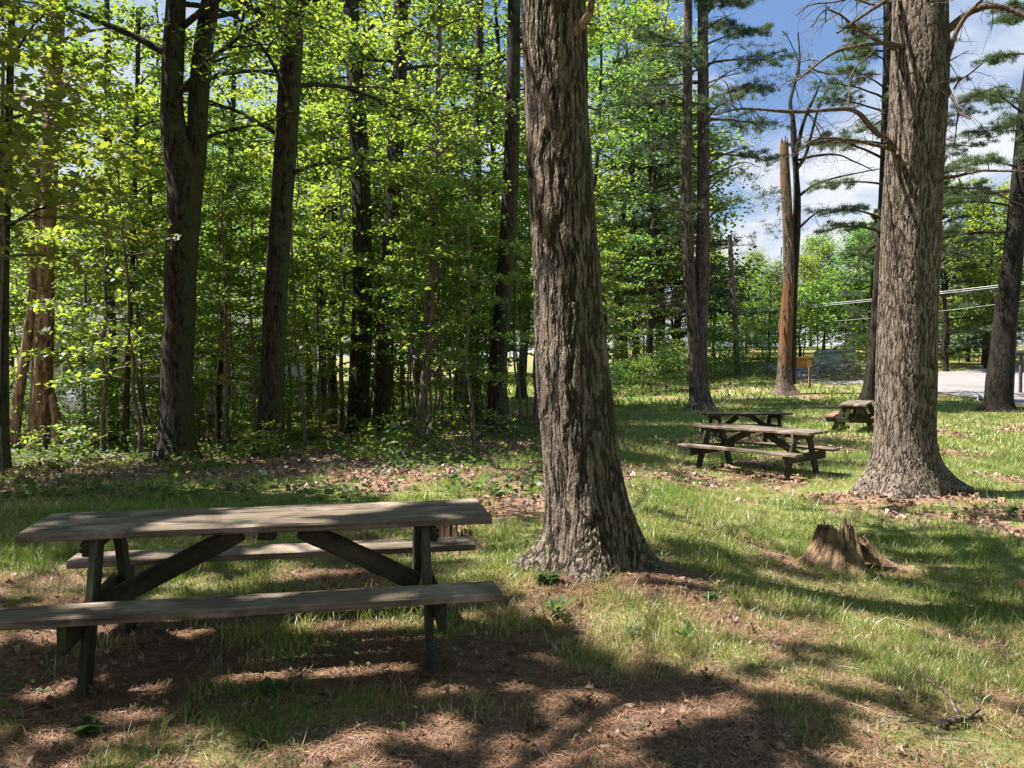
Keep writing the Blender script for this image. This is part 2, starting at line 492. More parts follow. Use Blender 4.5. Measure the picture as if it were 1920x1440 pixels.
def sunfrac(gx, gy):
    P = np.stack([gx, gy, np.zeros_like(gx)], -1)
    px, py = project(P)
    ok = (gy > 2.2) & (px > -150) & (px < 2100) & (py > 775) & (py < 1500)
    cx = np.clip(px / 120 - .5, 0, 15 - 1e-6); mids = (np.array(ROWS[:-1]) + np.array(ROWS[1:])) / 2
    cy = np.interp(py, mids, np.arange(len(mids)))
    cy = np.clip(cy, 0, len(mids) - 1 - 1e-6)
    i, j = cy.astype(int), cx.astype(int); fy, fx = cy - i, cx - j
    v = (SG[i, j] * (1 - fx) + SG[i, j + 1] * fx) * (1 - fy) + (SG[i + 1, j] * (1 - fx) + SG[i + 1, j + 1] * fx) * fy
    v = np.where(ok, v, .42)
    for (cx_, cy_, rx_, ry_, val) in CLEAR:
        e = ((gx - cx_) / rx_) ** 2 + ((gy - cy_) / ry_) ** 2
        v = np.where(e < 1, np.maximum(v, val), v)
    # clearings along the sunny sides of the two big trunks
    for (b, l, w) in ((OAK, 1.15, .42), (PINE, 4.2, .6)):
        d = -SUN[:2] / np.linalg.norm(SUN[:2])
        rx, ry = gx - b[0], gy - b[1]
        s = rx * d[0] + ry * d[1]; q = np.abs(-rx * d[1] + ry * d[0])
        v = np.where((s > -.6) & (s < l) & (q < w), 1.0, v)
    return v


def keep(C, r):
    """which leaf clumps of the tall crowns stay, by the patch of ground they would shade"""
    z = C[:, 2]
    gx = C[:, 0] - SUN[0] / SUN[2] * z; gy = C[:, 1] - SUN[1] / SUN[2] * z
    n = .42 * vnoise(gx * 1.25 + 3, gy * 1.5 + 8) + .33 * vnoise(gx * 3.1 + 31, gy * 3.9) + .25 * vnoise(gx * 6.5 + 71, gy * 8.5 + 3)
    n = np.clip((n - .5) * 1.7 + .5, 0, 1)
    return n > np.clip(sunfrac(gx, gy) * 1.12 + .07, 0, 1.01)


# ------------------------------------------------------------------ tree builders
def branch_path(p0, az, L_, rise, droop, k=7, wob=.06, r=rng):
    t = np.linspace(0, 1, k)
    d = np.array([math.cos(az), math.sin(az), 0])
    P = p0 + d * (t * L_)[:, None] + np.array([0, 0, 1.]) * ((rise * t - droop * t * t) * L_)[:, None]
    w = r.normal(0, wob * L_ / k, (k, 3)); w[0] = 0
    return P + np.cumsum(w, axis=0) * .7


def crown(gt, gl, path, rad, z0, R, nb, r, leaf=.1, per=26, shape=SH_LEAF, sub=4, prof=None, filt=None, rise=.55, droop=.3, spread=.24, thin=.045, density=1., nseg=5, flatk=.26):
    """limbs on gt, leaves on gl, for a stem path; z0 is where the crown begins"""
    zs = path[:, 2]; z1 = zs[-1]
    for i in range(nb):
        t = (i + r.random()) / nb
        z = z0 + (z1 - z0) * t * .97
        p0 = np.array([np.interp(z, zs, path[:, 0]), np.interp(z, zs, path[:, 1]), z])
        rr = np.interp(z, zs, rad)
        az = i * 2.4 + r.normal(0, .5)
        pf = (1 - t) ** .55 * (.45 + .55 * min(1, t * 3.5)) if prof is None else prof(t)
        Lb = max(.35, R * pf * r.uniform(.7, 1.15))
        P = branch_path(p0, az, Lb, rise * r.uniform(.6, 1.4), droop, 7, .09, r)
        rb = min(rr * .55, .02 + thin * Lb * .25)
        tube(gt, P, np.linspace(rb, rb * .25, 7), nseg, cap=False)
        S = []
        for k in range(sub):
            f = .3 + .7 * (k + r.random()) / sub
            q = spline(P, 20)[int(f * 19)]
            a2 = az + r.choice([-1, 1]) * r.uniform(.4, 1.1)
            L2 = Lb * r.uniform(.25, .5) * (1.25 - .5 * f)
            P2 = branch_path(q, a2, L2, r.uniform(-.1, .4), .25, 5, .1, r)
            tube(gt, P2, np.linspace(rb * .45, rb * .12, 5), 4, cap=False)
            S += [P2[2], P2[3], P2[4]]
        S += [P[-1], P[-2], P[4]]
        S = np.array(S)
        if filt is not None: S = S[filt(S, r)]
        if len(S) == 0: continue
        m = max(1, int(per * density))
        C = np.repeat(S, m, axis=0) + r.normal(0, 1, (len(S) * m, 3)) * np.array([spread, spread, spread * flatk])
        vv = np.repeat(np.clip(r.normal(.45, .26, len(S)), 0, 1), m) * .7 + r.random(len(C)) * .3
        if filt is not None:
            kk = filt(C, r); C = C[kk]; vv = vv[kk]
        leaf_add(gl, C, leaf, shape, r, .42, pitch0=.25, var=vv)


def pine_crown(gt, gl, path, rad, z0, R, nb, r, per=12, needle=.12, tuft=14, bare=.35, filt=None, droop=.25, rise=.2, w=.09, prof=None):
    zs = path[:, 2]; z1 = zs[-1]
    for i in range(nb):
        t = (i + r.random()) / nb; z = z0 + (z1 - z0) * t * .98
        p0 = np.array([np.interp(z, zs, path[:, 0]), np.interp(z, zs, path[:, 1]), z])
        az = i * 2.4 + r.normal(0, .6)
        pf = (1 - t) ** .7 if prof is None else prof(t)
        Lb = max(.3, R * pf * r.uniform(.6, 1.15))
        P = branch_path(p0, az, Lb, rise + t * .5, droop, 8, .07, r)
        rb = min(np.interp(z, zs, rad) * .4, .012 + .014 * Lb)
        tube(gt, P, np.linspace(rb, rb * .25, 8), 5, cap=False)
        S = []
        for k in range(per):
            f = bare + (1 - bare) * (k + r.random()) / per
            q = spline(P, 24)[int(f * 23)]
            a2 = az + (1 if k % 2 else -1) * r.uniform(.5, 1.1)
            L2 = Lb * r.uniform(.14, .32)
            P2 = branch_path(q, a2, L2, r.uniform(-.1, .35), .1, 4, .08, r)
            tube(gt, P2, np.linspace(.008, .004, 4), 3, cap=False)
            S += [P2[1], P2[2], P2[3], P2[3]]
        S = np.array(S) + r.normal(0, .03, (len(S), 3))
        if filt is not None: S = S[filt(S, r)]
        needles(gl, S, needle, tuft, r, w)


def needles(gl, S, needle, tuft, r, w=.09):
    if len(S) == 0: return
    C = np.repeat(S, tuft, axis=0) + r.normal(0, 1, (len(S) * tuft, 3)) * np.array([.07, .07, .03])
    V = np.repeat(r.random(len(S)), tuft) * .7 + r.random(len(C)) * .3
    leaf_add(gl, C, needle, SH_BLADE, r, .75, var=V, width=w, pitch0=.25, curl=0)


def stem_from_px(rows, d, ztop=None, rtop=.08, lean=0.):
    """centre line and radius of a trunk from its outline (photo row, left, right) at distance d"""
    P = []; R = []
    for (py, xl, xr) in rows:
        a = pt(xl, py, d); b = pt(xr, py, d)
        P.append((a + b) / 2 + np.array([0, lean * ((a[2] + b[2]) / 2), 0])); R.append((b[0] - a[0]) / 2 * .985)
    P = np.array(P); R = np.array(R)
    o = np.argsort(P[:, 2]); P, R = P[o], R[o]
    if ztop is not None and ztop > P[-1, 2] + .5:
        v = (P[-1] - P[-3]); v = v / v[2]; n = 6
        for k in range(1, n + 1):
            f = k / n; z = P[-1 if k == 1 else -1, 2] if False else None
            zz = P[len(R) - k + (k - 1), 2] if False else None
        z0 = P[-1, 2]; p0 = P[-1].copy(); r0 = R[-1]
        for k in range(1, n + 1):
            f = k / n; z = z0 + (ztop - z0) * f
            P = np.vstack([P, p0 + v * (z - z0) * (1 - .35 * f)]); P[-1, 2] = z
            R = np.append(R, r0 * (1 - f) + rtop * f)
    return P, R


def hero_trunk(g, P, R, base, step, nseg, flare, lobes, r, flare_h=.28, zfine=5.5, coarse=14, seed=0):
    """finely meshed trunk with root flare, local to its base"""
    P = P - base
    z = [0 - .12]
    zt = P[-1, 2]
    zz = -.12
    rowsz = [zz]
    while zz < zt:
        zz += step if zz < zfine else step * coarse
        rowsz.append(min(zz, zt))
    rowsz = np.array(rowsz)
    # smooth resample
    S = spline(np.column_stack([P, R]), 240)
    C = np.column_stack([np.interp(rowsz, S[:, 2], S[:, k]) for k in (0, 1)] + [rowsz])
    Rr = np.interp(rowsz, S[:, 2], S[:, 3])
    ph = r.uniform(0, 2 * PI, 4)

    def prof(th, i):
        zq = rowsz[i.astype(int)]
        e = np.exp(-np.clip(zq + .02, 0, 9) / flare_h)
        lob = sum(a * np.clip(np.cos((th - t0)) , 0, 1) ** p for (t0, a, p) in lobes)
        rib = .035 * np.sin(3 * th + ph[0] + zq * .25) + .025 * np.sin(5 * th + ph[1] - zq * .4) + .014 * np.sin(8 * th + ph[2] + zq * .8)
        nn = .045 * (fbm(th * 1.6 + seed, zq * 1.3 + seed, 2) - .5) * np.sin(th / 2) ** 2
        return 1 + e * (flare + lob) + rib * (1 + 1.2 * e) + nn
    tube(g, C, Rr, nseg, prof=prof)


def limb(gt, gl, p0, az, Lb, r, rise=.6, filt=None, leaf=.085, per=50, r0=.08, sub=7, shape=SH_LEAF, spread=.3):
    P = branch_path(p0, az, Lb, rise, rise * .45, 9, .08, r)
    tube(gt, P, np.linspace(r0, r0 * .2, 9), 7, cap=False)
    S = []
    for k in range(sub):
        f = .25 + .75 * (k + r.random()) / sub
        q = spline(P, 30)[int(f * 29)]
        a2 = az + (1 if k % 2 else -1) * r.uniform(.35, 1.2)
        L2 = Lb * r.uniform(.25, .5)
        P2 = branch_path(q, a2, L2, r.uniform(-.05, .5), .2, 6, .1, r)
        tube(gt, P2, np.linspace(r0 * .35, r0 * .08, 6), 5, cap=False)
        for u in range(4):
            q2 = P2[1 + u]
            a3 = a2 + r.normal(0, .9)
            P3 = branch_path(q2, a3, L2 * .5, r.uniform(-.2, .4), .1, 4, .1, r)
            tube(gt, P3, np.linspace(r0 * .12, r0 * .05, 4), 4, cap=False)
            S += [P3[1], P3[2], P3[3], (P3[2] + P3[3]) / 2]
        S += [P2[-1], P2[-2]]
    S = np.array(S)
    C = np.repeat(S, per, axis=0) + r.normal(0, 1, (len(S) * per, 3)) * np.array([spread, spread, spread * .4])
    if filt is not None: C = C[filt(C, r)]
    leaf_add(gl, C, leaf, shape, r, .5)


def finish_tree(t, gt, gl, bark, leafm, smooth=True, labels=None):
    o = gt.obj('trunk', bark, t, smooth)
    if gl is not None and gl.n: gl.obj('crown', leafm, t)
    return o


class Shift:
    """filter in world space for geometry built relative to a base"""
    def __init__(s, base): s.b = np.array(base, float)
    def __call__(s, C, r): return keep(C + s.b, r)


# ================================================================== hero tree: the oak in the middle
r = np.random.default_rng(11)
base = np.array([OAK[0], OAK[1], OAKZ])
D0 = OAK[1]
rows = [(1075, 1022, 1182), (1000, 1025, 1180), (900, 1020, 1163), (800, 1012, 1150), (700, 1003, 1140), (600, 1000, 1128), (500, 997, 1120),
        (400, 992, 1112), (300, 986, 1105), (200, 983, 1098), (100, 979, 1097), (0, 975, 1093)]
P, R = stem_from_px(rows, D0, 15.5, .07)
base[0] = P[0, 0]; base[2] = OAKZ
oak = thing('oak_tree', 'thick furrowed leaning trunk in the middle of the photo beside the near picnic table', 'tree', base)
g = Geo(); gl = Geo()
hero_trunk(g, P, R, base, .0115, 300, .02, [(PI * 1.02, .85, 11), (-.10, .85, 10), (-PI * .52, .6, 9), (-PI * .30, .2, 14), (PI * .5, .7, 5), (-PI * .80, .25, 14)], r, .17, 5.2)
limbs = Geo()
Pl = P - base
for i in range(15):
    z = 5.6 + 9.0 * i / 15
    p0 = np.array([np.interp(z, Pl[:, 2], Pl[:, 0]), np.interp(z, Pl[:, 2], Pl[:, 1]), z])
    limb(limbs, gl, p0, PI * .8 + i * 2.4 + r.normal(0, .4), (5.6 - .28 * i) * r.uniform(.8, 1.15), r, r.uniform(.4, .8), Shift(base), r0=.10 - .004 * i)
# short reddish branch stub near the top right of the trunk
q0 = pt(1078, 62, D0 - .15) - base; q1 = pt(1100, 35, D0 - .25) - base; q2 = pt(1108, 12, D0 - .3) - base; q3 = pt(1112, -40, D0 - .3) - base
b_ = Geo(); tube(b_, spline([q0, q1, q2, q3], 12), np.linspace(.035, .022, 12), 10)
g.obj('trunk', M['oak'], oak, True)
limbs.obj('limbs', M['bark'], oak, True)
b_.obj('branch_stub', M['barkred'], oak, True)
gl.obj('crown', M['leaf'], oak)

# ================================================================== the big pine on the right
r = np.random.default_rng(12)
D0 = PINE[1]
rows = [(930, 1640, 1756), (900, 1636, 1758), (850, 1640, 1752), (800, 1643, 1750), (700, 1645, 1752), (600, 1648, 1752), (500, 1652, 1755),
        (400, 1655, 1758), (300, 1662, 1762), (200, 1668, 1768), (100, 1672, 1772), (0, 1675, 1770)]
P, R = stem_from_px(rows, D0, 19, .06)
base = np.array([P[0, 0], D0, PINEZ])
pine = thing('pine_tree', 'broad sunlit pine trunk with long bare branches at the right, behind the small stump', 'tree', base)
g = Geo(); gl = Geo(); lb = Geo()
hero_trunk(g, P, R, base, .018, 230, .03, [(PI * 1.02, .9, 9), (-.1, 1.0, 9), (-PI * .42, .45, 12), (-PI * .68, .5, 12), (PI * .5, .5, 5)], r, .22, 6.5, 12, 4)


def px_branch(g, pts, d, base, r0, r1, dd=None, k=None, n=7, twigs=0, r=rng, tl=.45, tw=None):
    """bare branch traced through photo points, drifting in depth by dd"""
    dd = np.zeros(len(pts)) if dd is None else np.linspace(0, dd, len(pts))
    Q = np.array([pt(px, py, d + e) for (px, py), e in zip(pts, dd)]) - base
    k = k or len(pts) * 4
    S = spline(Q, k)
    S[1:] += np.cumsum(r.normal(0, .006, (k - 1, 3)), axis=0) * .6
    rad = np.linspace(r0, r1, k)
    tube(g, S, rad, n, prof=lambda th, i: 1 + .1 * np.sin(th * 2 + i * .7))
    for j in range(twigs):
        i = int(r.uniform(.2, .97) * (k - 1))
        a = r.uniform(0, 2 * PI); dirv = np.array([math.cos(a), .6 * math.sin(a), r.uniform(-.7, .7)])
        Lt = tl * r.uniform(.3, 1.2)
        T = S[i] + dirv * (np.linspace(0, 1, 6) * Lt)[:, None]
        T[:, 2] -= .25 * Lt * np.linspace(0, 1, 6) ** 2
        T[1:] += np.cumsum(r.normal(0, .02 * Lt, (5, 3)), axis=0)
        rt = min(rad[i] * .5, .008)
        tube(g, T, np.linspace(rt, rt * .3, 6), 4, cap=False)
        if tw:
            for _ in range(tw):
                q = T[r.integers(2, 6)]
                dv = dirv + r.normal(0, .7, 3)
                tube(g, q + dv * (np.linspace(0, 1, 4) * Lt * .45)[:, None], np.linspace(rt * .5, rt * .2, 4), 3, cap=False)
    return S


D = D0 - .15
bl = []
bl.append(([(1678, 282), (1662, 262), (1640, 246), (1612, 216), (1590, 207), (1550, 208), (1500, 211), (1450, 211), (1400, 208), (1375, 211), (1335, 222)], .042, .010, -1.1, 16))
bl.append(([(1383, 210), (1372, 195), (1362, 160), (1357, 148)], .012, .005, -.2, 4))
bl.append(([(1590, 208), (1592, 180), (1597, 140), (1615, 115), (1640, 95)], .013, .007, .3, 5))
bl.append(([(1690, 88), (1660, 82), (1625, 84), (1580, 92), (1545, 110), (1515, 132), (1496, 150), (1478, 160)], .03, .008, -.7, 14))
bl.append(([(1500, 145), (1493, 110), (1478, 78), (1462, 60)], .011, .004, -.2, 5))
bl.append(([(1515, 125), (1540, 136), (1590, 140), (1650, 142)], .012, .008, .3, 7))
bl.append(([(1520, 135), (1495, 146), (1470, 158), (1455, 172)], .009, .004, -.2, 6))
bl.append(([(1672, 280), (1640, 273), (1605, 264), (1560, 258), (1530, 262), (1490, 285)], .03, .008, -.9, 18))
bl.append(([(1605, 270), (1570, 265), (1525, 270), (1480, 295), (1440, 312)], .013, .005, -.2, 10))
bl.append(([(1680, -10), (1655, 8), (1625, 28), (1600, 45), (1575, 62)], .028, .016, -.5, 3))
bl.append(([(1678, 92), (1640, 72), (1605, 50), (1580, 30), (1556, 18)], .03, .010, -.6, 12))
bl.append(([(1672, 4), (1635, 10), (1600, -2), (1560, 5), (1520, 10), (1490, 30)], .018, .006, -.4, 16))
bl.append(([(1555, 12), (1535, 30), (1520, 52)], .012, .008, 0, 3))
bl.append(([(1548, 5), (1547, 40)], .012, .010, 0, 2))
bl.append(([(1755, 80), (1785, 48), (1815, 22), (1850, 8), (1890, 14), (1930, 32), (1990, 50)], .055, .025, -.6, 12))
bl.append(([(1760, 135), (1775, 108), (1790, 65), (1815, 28), (1840, 4), (1860, -30)], .04, .018, -.5, 8))
bl.append(([(1762, 128), (1778, 165), (1790, 188), (1798, 208), (1820, 222)], .03, .014, -.5, 4))
bl.append(([(1798, 208), (1793, 238), (1784, 278)], .014, .005, -.1, 5))
bl.append(([(1788, 168), (1800, 152), (1815, 140), (1838, 120)], .013, .008, -.1, 4))
bl.append(([(1762, 125), (1785, 112), (1815, 95)], .012, .006, -.3, 3))
bl.append(([(1758, 335), (1790, 330), (1830, 322), (1870, 320), (1925, 322), (1990, 330)], .022, .010, -.8, 10))
bl.append(([(1755, 352), (1800, 354), (1850, 358), (1890, 372), (1930, 392)], .018, .008, .8, 12))
bl.append(([(1798, 195), (1830, 178), (1870, 162), (1895, 165)], .010, .004, .5, 8))
for (pts, ra, rb, dd, tw) in bl:
    px_branch(lb, pts, D, base, ra, rb, dd, twigs=tw, r=r, tl=.38, tw=2)
# needle crown, high above the picture
pine_crown(lb, gl, P[R < 9] - base, R, 7.2, 4.2, 30, r, per=9, needle=.16, tuft=22, filt=Shift(base), w=.12)
# raised bark rib running down the sunny side
S = np.array([pt(x, y, D0 - .34) for x, y in [(1680, 90), (1682, 130), (1688, 180), (1688, 240), (1684, 290)]]) - base
rib = Geo(); tube(rib, spline(S, 30), np.linspace(.012, .02, 30), 8)
g.obj('trunk', M['pine'], pine, True); lb.obj('bare_branches', M['twig'], pine, True); gl.obj('crown', M['needle'], pine)
rib.obj('bark_ridge', M['pine'], pine, True)

EXTRA = []
# ================================================================== the other trunks one can tell apart
def outline_tree(name, label, rows, ybase, bark, kind, H, Rr, nb, seed, group=None, z0=5., leafm=None, leaf=.12, per=15, filt=True,
                 flare=.2, extra=None, twigs=None, prof=None, nseg=28, bare_top=False, d=None):
    r = np.random.default_rng(seed)
    xm = (rows[0][1] + rows[0][2]) / 2
    b = at(xm, ybase)
    P, R = stem_from_px(rows, b[1], H, .05) if not bare_top else stem_from_px(rows, b[1])
    base = np.array([P[0, 0], b[1], float(hgt(P[0, 0], b[1]))])
    t = thing(name, label, 'tree', base, group=group)
    g = Geo(); gl = Geo()
    lob = [(r.uniform(0, 2 * PI), .45, 6) for _ in range(4)]
    hero_trunk(g, P, R, base, .06, nseg, flare, lob, r, .22, 9, 6, seed)
    f = Shift(base) if filt else None
    Pl = P - base
    if kind == 'broad':
        crown(g, gl, Pl, R, z0, Rr, nb, r, leaf, per, SH_LEAF, 5, filt=f, prof=prof)
    elif kind == 'pine':
        pine_crown(g, gl, Pl, R, z0, Rr, nb, r, filt=f, needle=.16, tuft=32, w=.13, per=15)
    if extra: extra(g, gl, base, b[1], r)
    while EXTRA:
        nm, gg, mm = EXTRA.pop(); gg.obj(nm, mm, t, True)
    finish_tree(t, g, gl, bark, leafm or (M['needle'] if kind == 'pine' else M['leaf']))
    return t


def fork(g, gl, base, d, r):
    rows2 = [(470, 328, 356), (380, 340, 372), (300, 351, 386), (200, 353, 390), (100, 362, 398), (0, 378, 411), (-120, 392, 420), (-300, 410, 432)]
    Q = []
    for (py, a, b) in rows2:
        p, q = pt(a, py, d + .05), pt(b, py, d + .05); Q.append([*((p + q) / 2 - base), (q[0] - p[0]) / 2])
    S = spline(Q, 40)
    tube(g, S[:, :3], S[:, 3], 20)
    crown(g, gl, S[8:, :3], S[8:, 3], S[20, 2], 3.2, 12, r, .13, 24, SH_LEAF, 4, filt=Shift(base))


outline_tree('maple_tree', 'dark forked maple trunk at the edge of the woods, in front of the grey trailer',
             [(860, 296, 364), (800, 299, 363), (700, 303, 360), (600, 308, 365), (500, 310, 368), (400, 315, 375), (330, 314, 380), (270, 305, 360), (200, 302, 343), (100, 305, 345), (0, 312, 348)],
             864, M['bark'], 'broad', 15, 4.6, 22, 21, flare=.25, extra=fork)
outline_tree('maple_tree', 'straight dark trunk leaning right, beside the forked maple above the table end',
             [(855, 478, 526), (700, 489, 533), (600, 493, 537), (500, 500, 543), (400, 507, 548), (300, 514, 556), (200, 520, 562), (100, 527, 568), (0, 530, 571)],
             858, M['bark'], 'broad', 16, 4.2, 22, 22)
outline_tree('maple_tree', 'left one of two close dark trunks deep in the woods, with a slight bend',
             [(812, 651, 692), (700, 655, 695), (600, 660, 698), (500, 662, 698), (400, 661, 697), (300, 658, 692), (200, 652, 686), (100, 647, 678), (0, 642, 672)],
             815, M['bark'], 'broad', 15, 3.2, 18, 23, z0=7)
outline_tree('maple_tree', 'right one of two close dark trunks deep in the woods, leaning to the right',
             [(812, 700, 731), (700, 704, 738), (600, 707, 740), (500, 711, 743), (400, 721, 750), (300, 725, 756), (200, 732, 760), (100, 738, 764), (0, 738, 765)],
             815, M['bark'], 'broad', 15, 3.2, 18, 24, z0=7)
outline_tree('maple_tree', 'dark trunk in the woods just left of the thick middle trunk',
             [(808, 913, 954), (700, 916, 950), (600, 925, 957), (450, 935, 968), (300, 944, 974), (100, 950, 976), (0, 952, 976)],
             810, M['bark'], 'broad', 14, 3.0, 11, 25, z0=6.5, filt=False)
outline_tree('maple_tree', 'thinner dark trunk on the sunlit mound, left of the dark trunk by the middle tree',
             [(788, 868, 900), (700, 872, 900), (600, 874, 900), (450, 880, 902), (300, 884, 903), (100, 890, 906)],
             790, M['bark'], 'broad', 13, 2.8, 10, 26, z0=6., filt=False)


def stems(g, gl, base, d, r):
    for rows2, ra in (([(860, 22), (760, 32), (660, 48), (560, 60), (440, 66), (300, 72)], .11), ([(855, 100), (800, 108), (760, 100), (740, 96)], .1)):
        Q = np.array([pt(x, y, d - .1) - base for y, x in rows2])
        tube(g, spline(Q, 24), np.linspace(ra * 1.2, ra * .6, 24), 14)


outline_tree('cherry_tree', 'reddish multi-stemmed trunk clump at the left edge of the woods',
             [(850, 52, 88), (700, 60, 97), (600, 65, 99), (500, 70, 100), (350, 75, 106), (200, 84, 114), (0, 95, 122)],
             852, M['barkred'], 'broad', 13, 3.6, 18, 27, z0=5., extra=stems)
outline_tree('maple_tree', 'slim dark trunk against the left edge of the photo',
             [(880, 0, 18), (700, 0, 16), (500, 2, 17), (300, 8, 22), (100, 14, 26)], 884, M['bark'], 'broad', 12, 2.5, 16, 28, z0=3.5)
outline_tree('maple_tree', 'slim mottled trunk left of the forked maple, in front of the white car',
             [(835, 204, 222), (700, 206, 220), (500, 200, 214), (300, 196, 210), (100, 196, 208)], 838, M['bark'], 'broad', 11, 2.5, 16, 29, z0=4)
outline_tree('maple_tree', 'slender stem with a narrow fork between the mottled trunk and the forked maple',
             [(848, 228, 240), (700, 234, 244), (600, 238, 248), (500, 244, 253), (300, 250, 258)], 850, M['bark'], 'broad', 9, 2.2, 14, 30, z0=3.5)
outline_tree('maple_tree', 'slender stem leaning right between the forked maple and the straight dark trunk',
             [(835, 401, 413), (700, 408, 418), (500, 420, 431), (300, 428, 438), (100, 436, 445)], 836, M['bark'], 'broad', 10, 2.4, 16, 31, z0=3.8)


def maple_arms(g, gl, base, d, r):
    for pts, ra in (([(795, 690), (770, 640), (752, 600), (738, 560)], .035), ([(800, 670), (830, 625), (862, 590), (905, 565)], .035),
                    ([(803, 610), (792, 560), (780, 500), (770, 430)], .04), ([(800, 700), (850, 690), (900, 680)], .025), ([(808, 560), (830, 500), (842, 440), (850, 380)], .03)):
        S = px_branch(g, pts, d, base, ra, ra * .35, r.uniform(-.8, .6), r=r)
        C = np.repeat(S[6:], 6, axis=0) + r.normal(0, .22, (6 * len(S[6:]), 3))
        leaf_add(gl, C, .11, SH_LEAF, r, .5)


outline_tree('young_maple', 'young maple with spreading arms between the two close trunks and the middle tree',
             [(820, 780, 796), (700, 790, 806), (600, 797, 812), (500, 805, 819), (400, 810, 822), (250, 815, 824)], 822, M['barkthin'], 'broad', 9.5, 2.4, 16, 32, z0=4.0, filt=False, extra=maple_arms, per=11, leaf=.11)


def twin(g, gl, base, d, r):
    rows2 = [(760, 1292, 1316), (650, 1290, 1312), (550, 1284, 1306), (450, 1278, 1300), (350, 1276, 1298), (200, 1279, 1298), (50, 1282, 1298), (-200, 1286, 1298)]
    Q = []
    for (py, a, b) in rows2:
        p, q = pt(a, py, d - .1), pt(b, py, d - .1); Q.append([*((p + q) / 2 - base), (q[0] - p[0]) / 2])
    S = spline(Q, 60); tube(g, S[:, :3], S[:, 3], 20)
    # dead twiggy lower branches
    for i in range(46):
        py = r.uniform(20, 600); side = r.choice([-1, 1], p=[.62, .38])
        x0 = 1317 + side * 8
        ln = r.uniform(40, 150) * (1 if side < 0 else .75); up = r.uniform(-60, 30)
        pts = [(x0, py), (x0 + side * ln * .35, py + up * .5), (x0 + side * ln * .7, py + up * .8), (x0 + side * ln, py + up * .8 + r.uniform(-8, 22))]
        px_branch(g, pts, d, base, r.uniform(.02, .042), .008, r.uniform(-2.2, 1.6), r=r, n=5, twigs=7, tl=1.0, tw=2)
    pts_ = []
    for i in range(80):
        px = r.uniform(1110, 1300) if i < 58 else r.uniform(1330, 1470)
        py = r.uniform(-160, 460); e = r.uniform(-2.5, 2)
        c = pt(px, py, d + e) - base
        k = r.integers(7, 16)
        pts_.append(c + r.normal(0, 1, (k, 3)) * np.array([.55, .5, .14]))
    needles(gl, np.vstack(pts_), .15, 24, r, .12)


outline_tree('pine_tree', 'twin-stemmed pine with many dead twigs, left stem sunlit, right stem dark',
             [(765, 1293, 1335), (700, 1298, 1327), (600, 1303, 1328), (500, 1305, 1331), (400, 1307, 1331), (300, 1308, 1331), (200, 1308, 1330), (100, 1308, 1328), (0, 1308, 1327)],
             768, M['barktwin'], 'pine', 19, 3.6, 26, 33, z0=9, filt=False, extra=twin)


def snag_parts(g, gl, base, d, r):
    g2 = Geo()
    tp = (pt(1463, 268, d) + pt(1478, 268, d)) / 2 - base
    for i in range(16):
        a = i * 2.4; q = tp + np.array([math.cos(a) * .13, math.sin(a) * .13, -.25]); hh = r.uniform(.15, .6)
        tube(g, [q, q + [0, 0, hh * .6], q + [r.normal(0, .02), r.normal(0, .02), hh]], [.045, .035, .008], 5)
    for i in range(26):
        z_ = r.uniform(2.5, 8); a = r.uniform(PI, 2 * PI); cx_ = np.interp(z_, [0, 8.5], [0, -.1])
        q = np.array([cx_ + math.cos(a) * .3, math.sin(a) * .3, z_])
        tube(g, [q, q + np.array([math.cos(a) * .06, math.sin(a) * .06, -.2]), q + np.array([math.cos(a) * .10, math.sin(a) * .10, -.5])], [.03, .035, .008], 4)
    # dark live stem hugging the stripped one, forking into bare limbs
    lims = [([(1484, 720), (1486, 600), (1492, 480), (1495, 380), (1492, 310), (1488, 240), (1487, 215)], .20, .10),
            ([(1487, 225), (1482, 190), (1492, 150), (1500, 110), (1497, 60)], .09, .03), ([(1490, 300), (1500, 255), (1512, 215), (1528, 180), (1540, 150)], .10, .04),
            ([(1492, 320), (1512, 290), (1525, 240), (1540, 190), (1556, 165)], .08, .03), ([(1498, 300), (1530, 292), (1570, 290), (1600, 302), (1640, 320)], .06, .02),
            ([(1495, 370), (1530, 345), (1580, 330), (1650, 316)], .06, .02), ([(1496, 430), (1530, 400), (1570, 390)], .05, .015)]
    for pts, a, b in lims:
        px_branch(g2, pts, d + .15, base, a, b, r.uniform(-.6, .8), r=r, twigs=10, tl=1.5, n=9, tw=3)
    EXTRA.append(('live_stem', g2, M['bark']))


outline_tree('dead_tree', 'broken-topped dead trunk with orange bark stripped off, forked dark stem beside it', 
             [(738, 1452, 1488), (700, 1457, 1484), (600, 1463, 1486), (500, 1468, 1489), (400, 1467, 1486), (330, 1463, 1482), (268, 1463, 1478)],
             740, M['snag'], 'none', None, 0, 0, 34, bare_top=True, extra=snag_parts, flare=.3)
outline_tree('pine_tree', 'dark slim pine trunk half hidden behind the broad sunlit pine',
             [(750, 1616, 1642), (650, 1628, 1652), (500, 1640, 1662), (300, 1650, 1668), (100, 1656, 1672), (0, 1657, 1672)],
             752, M['bark'], 'pine', 18, 4.5, 44, 35, z0=5.6, filt=False)
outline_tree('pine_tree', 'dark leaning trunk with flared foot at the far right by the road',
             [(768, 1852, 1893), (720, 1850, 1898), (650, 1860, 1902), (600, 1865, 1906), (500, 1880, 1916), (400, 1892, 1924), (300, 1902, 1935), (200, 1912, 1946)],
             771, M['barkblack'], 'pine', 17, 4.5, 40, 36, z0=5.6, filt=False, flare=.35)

# ================================================================== saplings and woodland trees (built once per kind, then copied)
PROTO = {}


